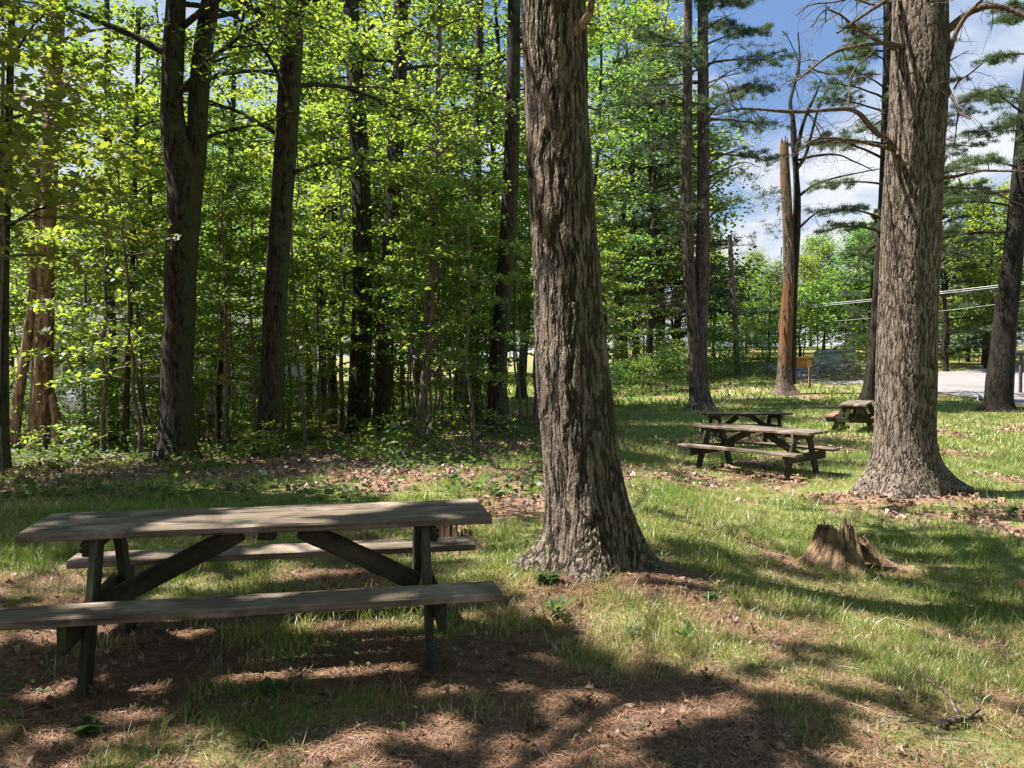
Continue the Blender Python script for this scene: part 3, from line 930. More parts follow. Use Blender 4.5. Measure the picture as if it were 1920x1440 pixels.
def proto(key, H, R_, r0, z0, nb, seed, leaf, per, shape, bark, leafm, kind='broad', sub=4, **kw):
    r = np.random.default_rng(seed)
    k = 12; z = np.linspace(0, H, k)
    P = np.column_stack([np.cumsum(r.normal(0, H * .008, k)), np.cumsum(r.normal(0, H * .008, k)), z]); P[:, :2] -= P[0, :2]
    P[0, 2] = -.2
    rad = np.linspace(r0, r0 * .15, k); rad[0] *= 1.35
    gt = Geo(); gl = Geo()
    S = spline(np.column_stack([P, rad]), 30)
    tube(gt, S[:, :3], S[:, 3], 10 if r0 > .08 else 7)
    if kind == 'broad': crown(gt, gl, P, rad, z0, R_, nb, r, leaf, per, shape, sub, nseg=4, **kw)
    elif kind == 'pine': pine_crown(gt, gl, P, rad, z0, R_, nb, r, needle=leaf, tuft=per, per=sub, **kw)
    PROTO[key] = (gt.mesh('trunk', bark, True), gl.mesh('crown', leafm))


def put(key, name, label, cat, x, y, rz, s, group, sz=None, z=None):
    t = thing(name, label, cat, (x, y, float(hgt(x, y)) if z is None else z), rz, group)
    t.scale = (s, s, sz or s)
    for nm, me in zip(('trunk', 'crown'), PROTO[key]):
        o = bpy.data.objects.new(nm, me); COL.objects.link(o); o.parent = t
    return t


flat = lambda t: (.55 + .45 * math.sin(PI * min(1, t * 1.05 + .1))) * (1 - .35 * t)
for i in range(4):
    proto('sap%d' % i, 6.5, 1.6, .045, 1.3, 20, 50 + i, .115, 8, SH_LEAF, M['barkthin'], M['leaf'] if i < 3 else M['leafgreen'], prof=flat, rise=.35, droop=.3, spread=.16)
for i in range(2):
    proto('pole%d' % i, 7.0, .7, .03, 2.6, 16, 60 + i, .11, 8, SH_LEAF, M['barkthin'], M['leaf'], prof=flat, spread=.2, sub=3)
for i in range(4):
    proto('mid%d' % i, 13, 3.0, .13, 3.6, 30, 70 + i, .125, 13, SH_FAR, M['bark'], M['leaf'] if i != 2 else M['leafgreen'], prof=flat, rise=.4, spread=.32)
for i in range(3):
    proto('far%d' % i, 12, 3.4, .16, 2.0, 40, 80 + i, .21, 14, SH_FAR, M['bark'], M['leaf'] if i != 1 else M['leafgreen'], prof=flat, rise=.6, spread=.42, flatk=.8)
for i in range(2):
    proto('pin%d' % i, 13, 3.4, .15, 1.0, 44, 90 + i, .26, 12, None, M['bark'], M['needle'], kind='pine', sub=9, bare=.25, w=.17, rise=.15)
for i in range(2):
    proto('bush%d' % i, 2.0, 1.1, .02, .15, 22, 95 + i, .085, 6, SH_FAR, M['barkthin'], M['leaf'] if i else M['leafgreen'], prof=flat, rise=.8, spread=.2)
for i in range(2):
    proto('near%d' % i, 8.0, 2.2, .07, 3.0, 20, 97 + i, .15, 8, SH_MAPLE, M['barkthin'], M['leafnear'], prof=flat, rise=.3, spread=.26, droop=.45)
for i in range(3):
    proto('seed%d' % i, .7, .4, .006, .12, 8, 101 + i, .10, 3, SH_LEAF, M['barkthin'], M['leaf'], sub=2, spread=.1)

taken = [(OAK[0], OAK[1])]


def scatter(n, boxes, mind, r):
    out = []
    tries = 0
    while len(out) < n and tries < 4000:
        tries += 1
        (x0, x1, y0, y1) = boxes[r.integers(len(boxes))]
        y = r.uniform(y0, y1)
        x = r.uniform(x0, x1) * (y / 20.0)       # boxes are given at 20 m; they widen with distance
        px_ = 960 + F * x / y
        if y < 21 and (625 < px_ < 775 or 895 < px_ < 985): continue
        if all((x - a) ** 2 + (y - b) ** 2 > mind ** 2 for a, b in out): out.append((x, y))
    return out


r = np.random.default_rng(41)
for i, (x, y, s, k) in enumerate([(-6.3, 8.9, .95, 0), (-8.3, 10.4, 1.1, 1), (-7.6, 12.6, 1.0, 1), (-9.6, 12.5, 1.1, 0)]):
    put('near%d' % k, 'young_maple', ['broad-leaved young maple whose boughs hang nearest the camera at upper left', 'young maple with drooping boughs at the left edge of the photo',
        'young maple with large leaves in front of the forked trunk', 'young maple behind the reddish trunk clump at far left'][i], 'tree', x, y, r.uniform(0, 6.28), s, None)
for (x, y) in scatter(27, [(-13.0, .6, 15.5, 24), (-12.5, 1.2, 17, 26)], 1.3, r):
    put('sap%d' % r.integers(4), 'sapling', 'thin leafy sapling growing among the trunks of the woods', 'sapling', x, y, r.uniform(0, 6.28), r.uniform(.75, 1.3), 'leafy saplings in the woods')
for (x, y) in scatter(46, [(-9, .4, 17, 27), (-4, .6, 18, 24)], .5, r):
    put('pole%d' % r.integers(2), 'sapling', 'pole-thin bare-stemmed sapling in the woods behind the tables', 'sapling', x, y, r.uniform(0, 6.28), r.uniform(.6, 1.2), 'pole-thin saplings in the woods')
for (x, y) in scatter(16, [(-13, -3.2, 25, 40), (-13, -2, 30, 42)], 3.2, r):
    put('mid%d' % r.integers(4), 'woodland_tree', 'leafy tree standing deep in the woods on the left', 'tree', x, y, r.uniform(0, 6.28), r.uniform(.75, 1.2), 'leafy trees deep in the woods')
for (x, y) in scatter(30, [(-14, 2.0, 46, 80)], 4.0, r):
    put('far%d' % r.integers(3), 'woodland_tree', 'distant leafy tree closing off the back of the woods', 'tree', x, y, r.uniform(0, 6.28), r.uniform(.9, 1.45), 'distant trees behind the woods')
# trees to the right of the middle trunk, this side of the lawn's end
for i, (px, py, k, s) in enumerate([(1150, 742, 'sap1', 1.25), (1205, 725, 'sap3', 1.3), (1120, 775, 'sap0', 1.1), (1240, 712, 'mid1', .62), (1170, 708, 'mid2', .8), (1090, 720, 'mid0', .9), (1180, 712, 'mid3', 1.05), (1235, 704, 'mid1', .95), (1120, 715, 'mid2', 1.1), (1150, 705, 'mid3', 1.1), (1275, 701, 'mid0', .7)]):
    q = at(px, py)
    put(k, 'woodland_tree', 'bright leafy tree at the woods edge between the middle trunk and the twin pine', 'tree', q[0], q[1], i * 1.3, s, 'leafy trees at the edge of the lawn')
for i, (px, d, k, s) in enumerate([(600, 29, 'mid1', 1.25), (700, 31, 'mid3', 1.3), (790, 27, 'mid0', 1.2), (860, 30, 'mid2', 1.25), (930, 27, 'mid1', 1.2), (975, 33, 'mid3', 1.35)]):
    x = pt(px, 662, d)[0]
    put(k, 'woodland_tree', 'tall leafy tree deep in the woods left of the middle trunk', 'tree', x, d, i * 2.1, s, 'tall trees left of the middle trunk')
for i, (px, d, k, s) in enumerate([(1130, 44, 'mid2', 1.6), (1190, 50, 'mid0', 1.85), (1222, 47, 'mid3', 1.6), (1268, 56, 'far0', 1.5), (1160, 56, 'mid1', 2.0), (1245, 50, 'pin1', 1.7)]):
    x = pt(px, 662, d)[0]
    put(k, 'woodland_tree', 'tall tree behind the lawn between the middle trunk and the twin pine', 'tree', x, d, i * 1.5, s, 'tall trees behind the lawn')
# beyond the road
for i, (px, d, k, s) in enumerate([(1190, 62, 'far0', .8), (1260, 58, 'far1', .75), (1340, 64, 'far2', .66), (1400, 70, 'far0', .6), (1440, 60, 'far1', .58), (1500, 66, 'far2', .66),
                                   (1545, 72, 'far0', .8), (1600, 64, 'far1', .82), (1650, 70, 'far0', .85), (1700, 66, 'far2', .8), (1770, 68, 'far1', .72), (1830, 74, 'far0', .78), (1900, 70, 'far1', .8), (1980, 72, 'far2', .85),
                                   (1130, 70, 'far2', .95), (1060, 66, 'far0', 1.0), (1230, 80, 'far1', 1.0), (1420, 86, 'far2', .8), (1520, 90, 'far1', .95), (1620, 88, 'far0', 1.05), (1740, 90, 'far1', 1.0), (1860, 92, 'far2', 1.0),
                                   (1940, 90, 'far0', 1.05), (2060, 84, 'far1', 1.0), (1330, 88, 'far0', .9), (1775, 54, 'far2', .95), (1815, 60, 'mid0', 1.0), (1850, 52, 'far0', .9), (1935, 56, 'far2', 1.0)]):
    x = pt(px, 662, d)[0]
    put(k, 'woodland_tree', 'sunlit leafy tree beyond the lawn and the road', 'tree', x, d, i * 1.7, s, 'leafy trees beyond the road')
for i, (px, d, k, s) in enumerate([(1700, 54, 'pin0', .7), (1775, 50, 'pin1', 1.0), (1845, 56, 'pin0', .95), (1625, 58, 'pin1', .8), (2100, 56, 'pin0', .9), (2000, 60, 'pin0', .9)]):
    x = pt(px, 662, d)[0]
    put(k, 'evergreen_tree', 'dark layered evergreen standing across the road', 'tree', x, d, i * 1.1, s, 'evergreens across the road')
for i, px in enumerate(range(1350, 1720, 26)):
    d = 64 + 9 * (i % 3); x = pt(px, 662, d)[0]
    put('bush%d' % (i % 2), 'shrub', 'tall thicket shrub filling the gap under the far trees', 'shrub', x, d, i * 1.9, 2.6 + .4 * (i % 2), 'thicket shrubs under the far trees')
lab = 'rounded green shrub on the rough edge of the lawn'
for i, (px, py, s) in enumerate([(1160, 760, .8), (1205, 742, .9), (1250, 735, 1.0), (1285, 722, 1.1), (1340, 712, 1.3), (1365, 706, 1.3), (1405, 702, 1.0), (1240, 715, 1.3), (1440, 700, 1.0), (1190, 720, 1.2), (1130, 770, .7), (1612, 704, 1.0), (1538, 706, .62), (1592, 706, .6)]):
    q = at(px, py)
    put('bush%d' % (i % 2), 'shrub', lab, 'shrub', q[0], q[1], i * 1.9, s, 'shrubs along the lawn edge')
for i, (px, d, s) in enumerate([(1765, 58, 1.2), (1800, 57, 1.0), (1835, 60, 1.2), (1870, 58, .9), (1925, 60, 1.1), (1985, 60, 1.2)]):
    x = pt(px, 662, d)[0]
    put('bush%d' % (i % 2), 'shrub', 'sunlit shrub on the bank across the road', 'shrub', x, d, i * 1.9, s * 1.4, 'shrubs across the road')
r = np.random.default_rng(47)
for i, (x, y) in enumerate([(-14, -9), (-8, -12), (-2, -10), (4, -12), (10, -9), (15, -4), (-16, -3), (13, 2), (15, 7.5), (18, 12), (-17, 4), (-19, 9), (0, -18), (9, -18), (-10, -19), (20, 1)]):  # unseen trees added to cut sky fill on the trunks' dark sides
    put('mid%d' % (i % 4), 'woodland_tree', 'unseen leafy tree added round the camera to block sky light', 'tree', x, y, i * 1.7, 1.0 + .15 * (i % 3), 'added unseen trees blocking sky light')
r = np.random.default_rng(43)
for i in range(32):
    px = r.uniform(0, 1120); py = 790 + 90 * r.random() ** 1.3 + (40 if px < 200 else 0)
    if 985 < px < 1200: continue
    q = at(px, py)
    put('seed%d' % r.integers(3), 'seedling', 'knee-high tree seedling on the leafy forest floor', 'seedling', q[0], q[1], r.uniform(0, 6), r.uniform(.5, 1.0), 'seedlings on the forest floor')

for (x, y) in scatter(22, [(-13, .2, 18.5, 25), (-13, -4, 18, 23)], 1.3, r):
    put('bush%d' % r.integers(2), 'shrub', 'leafy low shrub in the undergrowth of the woods', 'shrub', x, y, r.uniform(0, 6), r.uniform(.5, 1.0), 'shrubs in the woods undergrowth')

# unseen trees added for shade: their crowns are shaped to dapple the near table
r = np.random.default_rng(77)
for i, (x, y, H) in enumerate([(-7.6, 3.3, 13), (-6.2, .6, 13), (-10.5, 7.9, 14), (-3.2, -2.4, 13), (3.6, -1.6, 13)]):
    b = np.array([x, y, float(hgt(x, y))])
    t = thing('maple_tree', ['unseen tall maple added for shade left of the near picnic table', 'unseen tall maple added for shade beside the camera on its left', 'unseen tall maple added for shade beyond the left edge, level with the woods',
                             'unseen tall maple added for shade behind the camera to the left', 'unseen tall maple added for shade behind the camera to the right'][i], 'tree', b)
    g = Geo(); gl = Geo()
    Z = np.linspace(-.2, H, 14); Pp = np.column_stack([np.cumsum(r.normal(0, .05, 14)), np.cumsum(r.normal(0, .05, 14)), Z])
    tube(g, Pp, np.linspace(.26, .05, 14), 16)
    for k in range(13):
        z = 6.0 + (H - 6.3) * k / 13
        p0 = np.array([np.interp(z, Z, Pp[:, 0]), np.interp(z, Z, Pp[:, 1]), z])
        limb(g, gl, p0, k * 2.4 + i, (4.8 - .24 * k) * r.uniform(.8, 1.15), r, r.uniform(.3, .7), Shift(b), r0=.08, leaf=.085)
    finish_tree(t, g, gl, M['bark'], M['leaf'])

M['rubber'] = plain_mat('black_rubber', (.02, .02, .02), .85, 0, 20)
# ================================================================== picnic tables
def board(L_, w, h, r, wear=.004, nx=10):
    """a plank along X with softened edges; returns verts, faces"""
    e = min(w, h) * .16
    prof = np.array([(-w / 2 + e, -h / 2), (w / 2 - e, -h / 2), (w / 2, -h / 2 + e), (w / 2, h / 2 - e), (w / 2 - e, h / 2), (-w / 2 + e, h / 2), (-w / 2, h / 2 - e), (-w / 2, -h / 2 + e)])
    xs = np.concatenate([[-L_ / 2, -L_ / 2 + .004], np.linspace(-L_ / 2 + .04, L_ / 2 - .04, nx), [L_ / 2 - .004, L_ / 2]])
    m = len(xs); V = np.zeros((m, 8, 3)); V[:, :, 0] = xs[:, None]; V[:, :, 1:] = prof[None]
    V[0, :, 1:] *= .97; V[-1, :, 1:] *= .97
    V[1:-1, :, 1:] += r.normal(0, wear * .35, (m - 2, 8, 2))
    V[:, :, 2] += (np.cumsum(r.normal(0, wear * .35, m)) - 0)[:, None] * .5
    V[0, :, 0] += r.normal(0, wear * .8, 8); V[-1, :, 0] += r.normal(0, wear * .8, 8)
    i = np.arange(m - 1)[:, None]; j = np.arange(8)[None]; j2 = (j + 1) % 8
    Q = np.stack([i * 8 + j, i * 8 + j2, (i + 1) * 8 + j2, (i + 1) * 8 + j], -1).reshape(-1, 4)[:, ::-1]
    return V.reshape(-1, 3), Q, np.arange(8)[None], (np.arange(8) + (m - 1) * 8)[::-1][None]


def put_board(name, parent, mtl, L_, w, h, M4, r, n=1, gap=.011, wear=.004, label=None):
    g = Geo()
    for k in range(n):
        V, Q, c0, c1 = board(L_ + r.normal(0, .008 if n > 1 else 0), w, h, r, wear)
        V[:, 1] += (k - (n - 1) / 2) * (w + gap); V[:, 2] += r.normal(0, .002) if n > 1 else 0
        v = r.random(); b0 = g.n
        g.add(V, Q, v); g.f.append(c0 + b0); g.f.append(c1 + b0); g.var += [np.array([v])] * 2; g.mi += [np.array([0])] * 2
    o = g.obj(name, mtl, parent)
    o.matrix_local = M4
    if label: o['label'] = label
    return o


def beam(p, q, up=(0, 0, 1), roll=0):
    """matrix placing a board's X axis from p to q"""
    p, q = Vector(p), Vector(q); x = (q - p); Ln = x.length; x.normalize()
    z = Vector(up); z = z - x * z.dot(x); z.normalize(); y = z.cross(x)
    m = Matrix((x, y, z)).transposed().to_4x4(); m.translation = (p + q) / 2
    return m, Ln


def picnic_table(label, loc, rz, seed, Lt=2.38, wt=.185, nt_=3, seat_w=.235, seat_off=.565, top_m='wood', seat_m='wood', tilt=(0, 0), group='weathered wooden picnic tables', inset=.36, bolts=False):
    r = np.random.default_rng(seed)
    t = thing('picnic_table', label, 'picnic table', loc, rz, group)
    t.rotation_euler = (tilt[0], tilt[1], rz)
    zt, zs = .74, .43
    put_board('tabletop', t, M[top_m], Lt, wt, .042, Matrix.Translation((0, 0, zt - .021)), r, nt_)
    for s in (-1, 1):
        put_board('seat', t, M[seat_m], Lt, seat_w, .042, Matrix.Translation((.02 * s, s * seat_off, zs - .021)), r, 1)
    xe = Lt / 2 - inset
    top_w = (wt + .006) * nt_
    for e in (-1, 1):
        for s in (-1, 1):
            m, Ln = beam((e * xe, s * .20, zt - .046), (e * xe, s * .50, -.03), up=(0, 1, 0))
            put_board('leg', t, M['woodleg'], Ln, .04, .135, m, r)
        m, Ln = beam((e * (xe + .042), -seat_off - .10, zs - .112), (e * (xe + .042), seat_off + .10, zs - .112))
        put_board('crossbeam', t, M['woodleg'], Ln, .04, .135, m, r)
        m, Ln = beam((e * (xe + .042), -top_w / 2 + .03, zt - .088), (e * (xe + .042), top_w / 2 - .03, zt - .088))
        put_board('cleat', t, M['woodleg'], Ln, .04, .085, m, r)
        m, Ln = beam((e * (xe - .03), 0, zs - .10), (e * .16, 0, zt - .085), up=(0, 0, 1))
        put_board('brace', t, M['woodleg'], Ln, .09, .10, m, r)
    if bolts:
        for e in (-1, 1):
            for s in (-1, 1):
                for yy, zz in ((s * .415, zs - .10), (s * .43, zs - .13), (s * .235, zt - .075), (s * .25, zt - .10)):
                    g = Geo(); tube(g, [(e * (xe + .062), yy, zz), (e * (xe + .072), yy, zz)], .011, 8)
                    g.obj('bolt', M['rubber'], t)
    m, Ln = beam((0, -top_w / 2 + .04, zt - .064), (0, top_w / 2 - .04, zt - .064))
    put_board('cleat', t, M['woodleg'], Ln, .09, .04, m, r)
    return t


TA = np.array([-1.33, 4.66]);
picnic_table('long grey picnic table nearest the camera, dappled with leaf shade', (TA[0], TA[1], float(hgt(*TA)) + .01), math.radians(11.5), 5, bolts=True)
picnic_table('picnic table with sunlit near seat in front of the broad pine, branches lying under it', (qb[0], qb[1], qb[2] + .0), math.radians(-47), 6, Lt=2.2, wt=.15, nt_=4, inset=.28, top_m='wood', seat_m='wood')
qc = at(1396, 838)
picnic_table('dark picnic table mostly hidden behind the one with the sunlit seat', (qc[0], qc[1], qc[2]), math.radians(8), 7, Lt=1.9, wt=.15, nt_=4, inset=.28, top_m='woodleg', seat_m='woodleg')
qd = at(1606, 806)
picnic_table('farthest picnic table, cut off by the broad pine trunk', (qd[0], qd[1], qd[2]), math.radians(62), 8, Lt=2.2, wt=.15, nt_=4, inset=.28, top_m='wood', seat_m='woodred')


# ================================================================== stumps
def stump(label, loc, seed, Hs, R0, arch=True, rz=0):
    r = np.random.default_rng(seed)
    t = thing('tree_stump', label, 'stump', loc, rz)
    n, m = 96, 26
    th = np.arange(n) * 2 * PI / n
    H = Hs * (.80 + .20 * np.clip(np.cos(th + PI * .66), -1, 1)) + Hs * .34 * (vnoise(th * 4 + seed, th * 0 + 3) - .5) + Hs * .22 * (vnoise(th * 13, th * 0 + 9) - .5)
    H = np.where(np.abs(np.angle(np.exp(1j * (th + PI * .22)))) < .55, H * .80, H)
    z = np.linspace(0, 1, m)
    lob = np.zeros(n)
    for t0, a, p in ((PI * 1.12, .95, 10), (-PI * .42, .5, 14), (-PI * .10, .75, 14), (PI * .35, .6, 8), (PI * .75, .5, 8), (-PI * .62, .55, 16)):
        lob += a * np.clip(np.cos(th - t0), 0, 1) ** p
    Z = z[:, None] * H[None] - .04
    e = np.exp(-np.clip(Z, 0, 9) / (Hs * .42))
    Rr = R0 * (.46 + e * (.26 + lob * 1.0)) * (1 + .05 * np.sin(th * 17 + Z * 9) + .04 * np.sin(th * 31 + Z * 4) + .10 * (fbm(th * 3 + 5, Z * 6 + seed, 3) - .5))
    Vo = np.stack([Rr * np.cos(th), Rr * np.sin(th) * .85, Z], -1)
    Ri = Rr * .72 - .012
    Zi = Z * .97
    Vi = np.stack([Ri * np.cos(th), Ri * np.sin(th) * .85, Zi], -1)
    mid = (th[None] + PI * .27)
    am = np.angle(np.exp(1j * mid))
    hole = (np.abs(am) < .40 * (1 - (Z / (Hs * .66)) ** 2).clip(0)) & (Z < Hs * .6) if arch else np.zeros_like(Z, bool)
    g = Geo()
    i = np.arange(m - 1)[:, None]; j = np.arange(n)[None]; j2 = (j + 1) % n
    Q = np.stack([i * n + j, i * n + j2, (i + 1) * n + j2, (i + 1) * n + j], -1)
    okf = ~(hole[:-1] & hole[1:])
    g.add(Vo.reshape(-1, 3), Q[okf], .4); g.add(Vi.reshape(-1, 3), Q[okf][:, ::-1], .5)
    # rim joins the outer and the inner wall
    top = np.vstack([Vo[-1], Vi[-1]]); k = np.arange(n)
    g.add(top, np.stack([k, (k + 1) % n, n + (k + 1) % n, n + k], -1), .3)
    if arch:
        # edge of the opening
        for a in range(m - 1):
            row = okf[a]
            for b in range(n):
                if not row[b]:
                    for nb, e0, e1 in ((row[(b - 1) % n], (a, b), (a + 1, b)), (row[(b + 1) % n], (a, (b + 1) % n), (a + 1, (b + 1) % n)),):
                        if nb: g.add([Vo[e0], Vo[e1], Vi[e1], Vi[e0]], [[0, 1, 2, 3]], .3)
                    if a + 1 < m - 1 and okf[a + 1][b]:
                        g.add([Vo[a + 1, b], Vo[a + 1, (b + 1) % n], Vi[a + 1, (b + 1) % n], Vi[a + 1, b]], [[0, 1, 2, 3]], .3)
    for k in range(26):
        b_ = r.integers(n); p_ = Vo[-1, b_] * .45 + Vi[-1, b_] * .55; hh = r.uniform(.02, .10)
        tube(g, [p_ - [0, 0, .06], p_ + [0, 0, hh * .5], p_ + [r.normal(0, .012), r.normal(0, .012), hh]], [.016, .011, .003], 5)
    # rotate grain: build with the grain along local X so that the wood pattern runs up the stump
    o = g.obj('rotten_shell', M['stumpz'], t, False)
    # crumbled rotten wood fills the inside
    f = Geo()
    tt = np.arange(20) * 2 * PI / 20
    Rf = np.interp(tt, th, Ri[6])
    Vf = np.vstack([[[0, 0, Hs * .13]], np.stack([Rf * .96 * np.cos(tt), Rf * .96 * np.sin(tt) * .85, np.full(20, Hs * .10)], -1)])
    f.add(Vf, [[0, 1 + a, 1 + (a + 1) % 20] for a in range(20)], .2)
    f.obj('crumbled_core', M['rot'], t)
    return t


def stumpz_mat():
    m, nt = mat('rotten_stump_wood')
    vec = coords(nt, (26, 26, 5)); gn = noise(nt, vec, 1.3, 6, .7, .25); g2 = noise(nt, coords(nt, (70, 70, 5)), 1.5, 3, .6); bl = noise(nt, coords(nt), 6, 4, .6)
    c = ramp(nt, gn, [(.34, (.025, .015, .01)), (.5, (.14, .08, .05)), (.74, (.36, .235, .155))])
    c = mixc(nt, ramp(nt, bl, [(.45, (0, 0, 0)), (.65, (.7, .7, .7))]), c, (.38, .27, .13))
    c = mixc(nt, ramp(nt, g2, [(.5, (0, 0, 0)), (.75, (.6, .6, .6))]), c, (.09, .05, .03))
    b = N(nt, 'ShaderNodeBsdfPrincipled'); L(nt, c, b.inputs['Base Color']); b.inputs['Roughness'].default_value = .9
    bp = N(nt, 'ShaderNodeBump'); bp.inputs['Distance'].default_value = .02; L(nt, math_(nt, 'ADD', gn, math_(nt, 'MULTIPLY', g2, .5)), bp.inputs['Height']); L(nt, bp.outputs[0], b.inputs['Normal'])
    out = N(nt, 'ShaderNodeOutputMaterial'); L(nt, b.outputs[0], out.inputs[0])
    return m


M['stumpz'] = stumpz_mat()
M['rot'] = plain_mat('crumbled_rot', (.10, .055, .032), .95, nscale=30, namt=.6)
stump('reddish hollow rotten stump with jagged top on the lawn before the broad pine', (STUMP[0], STUMP[1], STUMP[2] + .01), 3, .41, .36)
q = at(852, 1032)
stump('low pinkish broken stump behind the right end of the near table', (q[0], q[1], q[2] - .01), 9, .27, .22, False)
q = at(160, 848)
stump('small dark stump on the leaf litter left of the forked maple', (q[0], q[1], q[2] - .01), 14, .42, .24, False)

# ================================================================== vehicles and house behind the left woods
M['steel'] = plain_mat('grey_painted_steel', (.14, .15, .14), .4, .1, 3)
M['white'] = plain_mat('pale_silver_paint', (.36, .38, .42), .3, .1, 3, .1)
M['glass'] = plain_mat('dark_window_glass', (.03, .035, .04), .08, 0, 2, .1)
M['rubber'] = plain_mat('black_rubber', (.02, .02, .02), .85, 0, 20)
M['red'] = plain_mat('red_lens', (.45, .03, .02), .3)
M['siding'] = plain_mat('pale_grey_siding', (.30, .31, .31), .7, 0, 4, .12)
M['roofing'] = plain_mat('grey_shingles', (.16, .15, .15), .9, 0, 30, .4)
M['trim'] = plain_mat('white_trim', (.8, .8, .8), .6)
M['metal'] = plain_mat('corrugated_metal', (.55, .62, .66), .4, .3, 3, .15)


def box(g, c, s, var=.5, bev=.0):
    x, y, z = np.array(s) / 2
    b = min(bev, x * .9, z * .9)
    if b <= 0:
        V = np.array([(a * x, q * y, w * z) for a in (-1, 1) for q in (-1, 1) for w in (-1, 1)]) + np.array(c)
        g.add(V, [[0, 1, 3, 2], [4, 6, 7, 5], [0, 4, 5, 1], [2, 3, 7, 6], [0, 2, 6, 4], [1, 5, 7, 3]], var)
    else:
        o = [(-x + b, -z), (x - b, -z), (x - b * .3, -z + b * .3), (x, -z + b), (x, z - b), (x - b * .3, z - b * .3), (x - b, z), (-x + b, z), (-x + b * .3, z - b * .3), (-x, z - b), (-x, -z + b), (-x + b * .3, -z + b * .3)]
        k = len(o)
        V = np.array([(p, -y, q) for p, q in o] + [(p, y, q) for p, q in o]) + np.array(c)
        i = np.arange(k)
        g.add(V, np.stack([i, (i + 1) % k, k + (i + 1) % k, k + i], -1), var)
        g.add(V, np.array([i]), var); g.add(V, np.array([i[::-1] + k]), var)


def wheel(t, x, y, r_, w, name='wheel'):
    g = Geo(); n = 24
    th = np.arange(n) * 2 * PI / n
    prof = [(.55, -.5), (.92, -.5), (1, -.35), (1, .35), (.92, .5), (.55, .5)]
    V = np.array([[(px * r_ * math.cos(a), py * w, px * r_ * math.sin(a)) for px, py in prof] for a in th]).reshape(-1, 3)
    m = len(prof); i = np.arange(n)[:, None]; j = np.arange(m - 1)[None]
    g.add(V, np.stack([i * m + j, ((i + 1) % n) * m + j, ((i + 1) % n) * m + j + 1, i * m + j + 1], -1).reshape(-1, 4), .5)
    o = g.obj(name, M['rubber'], t); o.location = (x, y, r_)
    h = Geo(); tube(h, [(0, -w * .45, 0), (0, w * .45, 0)], r_ * .56, 16)
    h.obj('rim', M['steel'], o)


q = at(325, 798); TRZ = float(hgt(q[0], q[1] + 8))
ty = 26.5; tx = pt(322, 700, ty)[0]; tz = float(hgt(tx, ty))
t = thing('camper_trailer', 'grey boxy trailer parked behind the forked maple trunk', 'trailer', (tx, ty, tz))
g = Geo(); box(g, (0, 1.6, 1.12), (2.05, 3.2, 1.25), .5, .14); g.obj('body', M['steel'], t)
g = Geo(); box(g, (0, -.06, .45), (2.1, .1, .12)); g.obj('bumper', M['rubber'], t)
g = Geo(); box(g, (0, -.012, 1.38), (1.3, .03, .42)); g.obj('window', M['glass'], t)
for s in (-1, 1):
    wheel(t, s * .82, 1.5, .33, .2)
    g = Geo(); box(g, (s * .88, -.02, .66), (.12, .05, .16)); g.obj('tail_light', M['red'], t)
g = Geo(); box(g, (0, .05, .52), (1.7, .1, .05)); tube(g, [(0, 3.2, .5), (0, 4.3, .5)], .05, 8); g.obj('chassis', M['rubber'], t)

# silver car further left
cy = 27.5; cx = pt(205, 700, cy)[0]; cz = float(hgt(cx, cy))
t = thing('parked_car', 'pale silver car parked beyond the slim mottled trunk', 'car', (cx, cy, cz), math.radians(-14))
sec = [(-2.1, .35), (-2.15, .75), (-1.95, .92), (-1.35, .98), (-.75, 1.42), (.55, 1.44), (1.25, 1.0), (2.05, .85), (2.15, .6), (2.1, .32)]
g = Geo(); k = len(sec)
for yy0, yy1 in ((-.85, .85),):
    V = np.array([(x, yy0 + (.12 if z > 1.0 else 0), z) for x, z in sec] + [(x, yy1 - (.12 if z > 1.0 else 0), z) for x, z in sec]); i = np.arange(k)
    g.add(V, np.stack([i, (i + 1) % k, k + (i + 1) % k, k + i], -1), .5); g.add(V, [i[::-1]], .5); g.add(V, [i + k], .5)
g.obj('body', M['white'], t)
for s in (-1, 1):
    g = Geo(); ya = s * .775
    V = [(-1.15, ya + s * .06, 1.0), (.95, ya + s * .06, 1.0), (.5, ya - s * .03, 1.36), (-.7, ya - s * .03, 1.36)]
    V2 = [(x, y - s * .05, z) for x, y, z in V]
    g.add(V + V2, [[0, 1, 2, 3], [7, 6, 5, 4], [0, 4, 5, 1], [1, 5, 6, 2], [2, 6, 7, 3], [3, 7, 4, 0]], .5); g.obj('side_window', M['glass'], t)
    for x in (-1.35, 1.35): wheel(t, x, s * .78, .32, .2)
    g = Geo(); box(g, (-2.13, s * .62, .72), (.06, .3, .14)); g.obj('tail_light', M['red'], t)

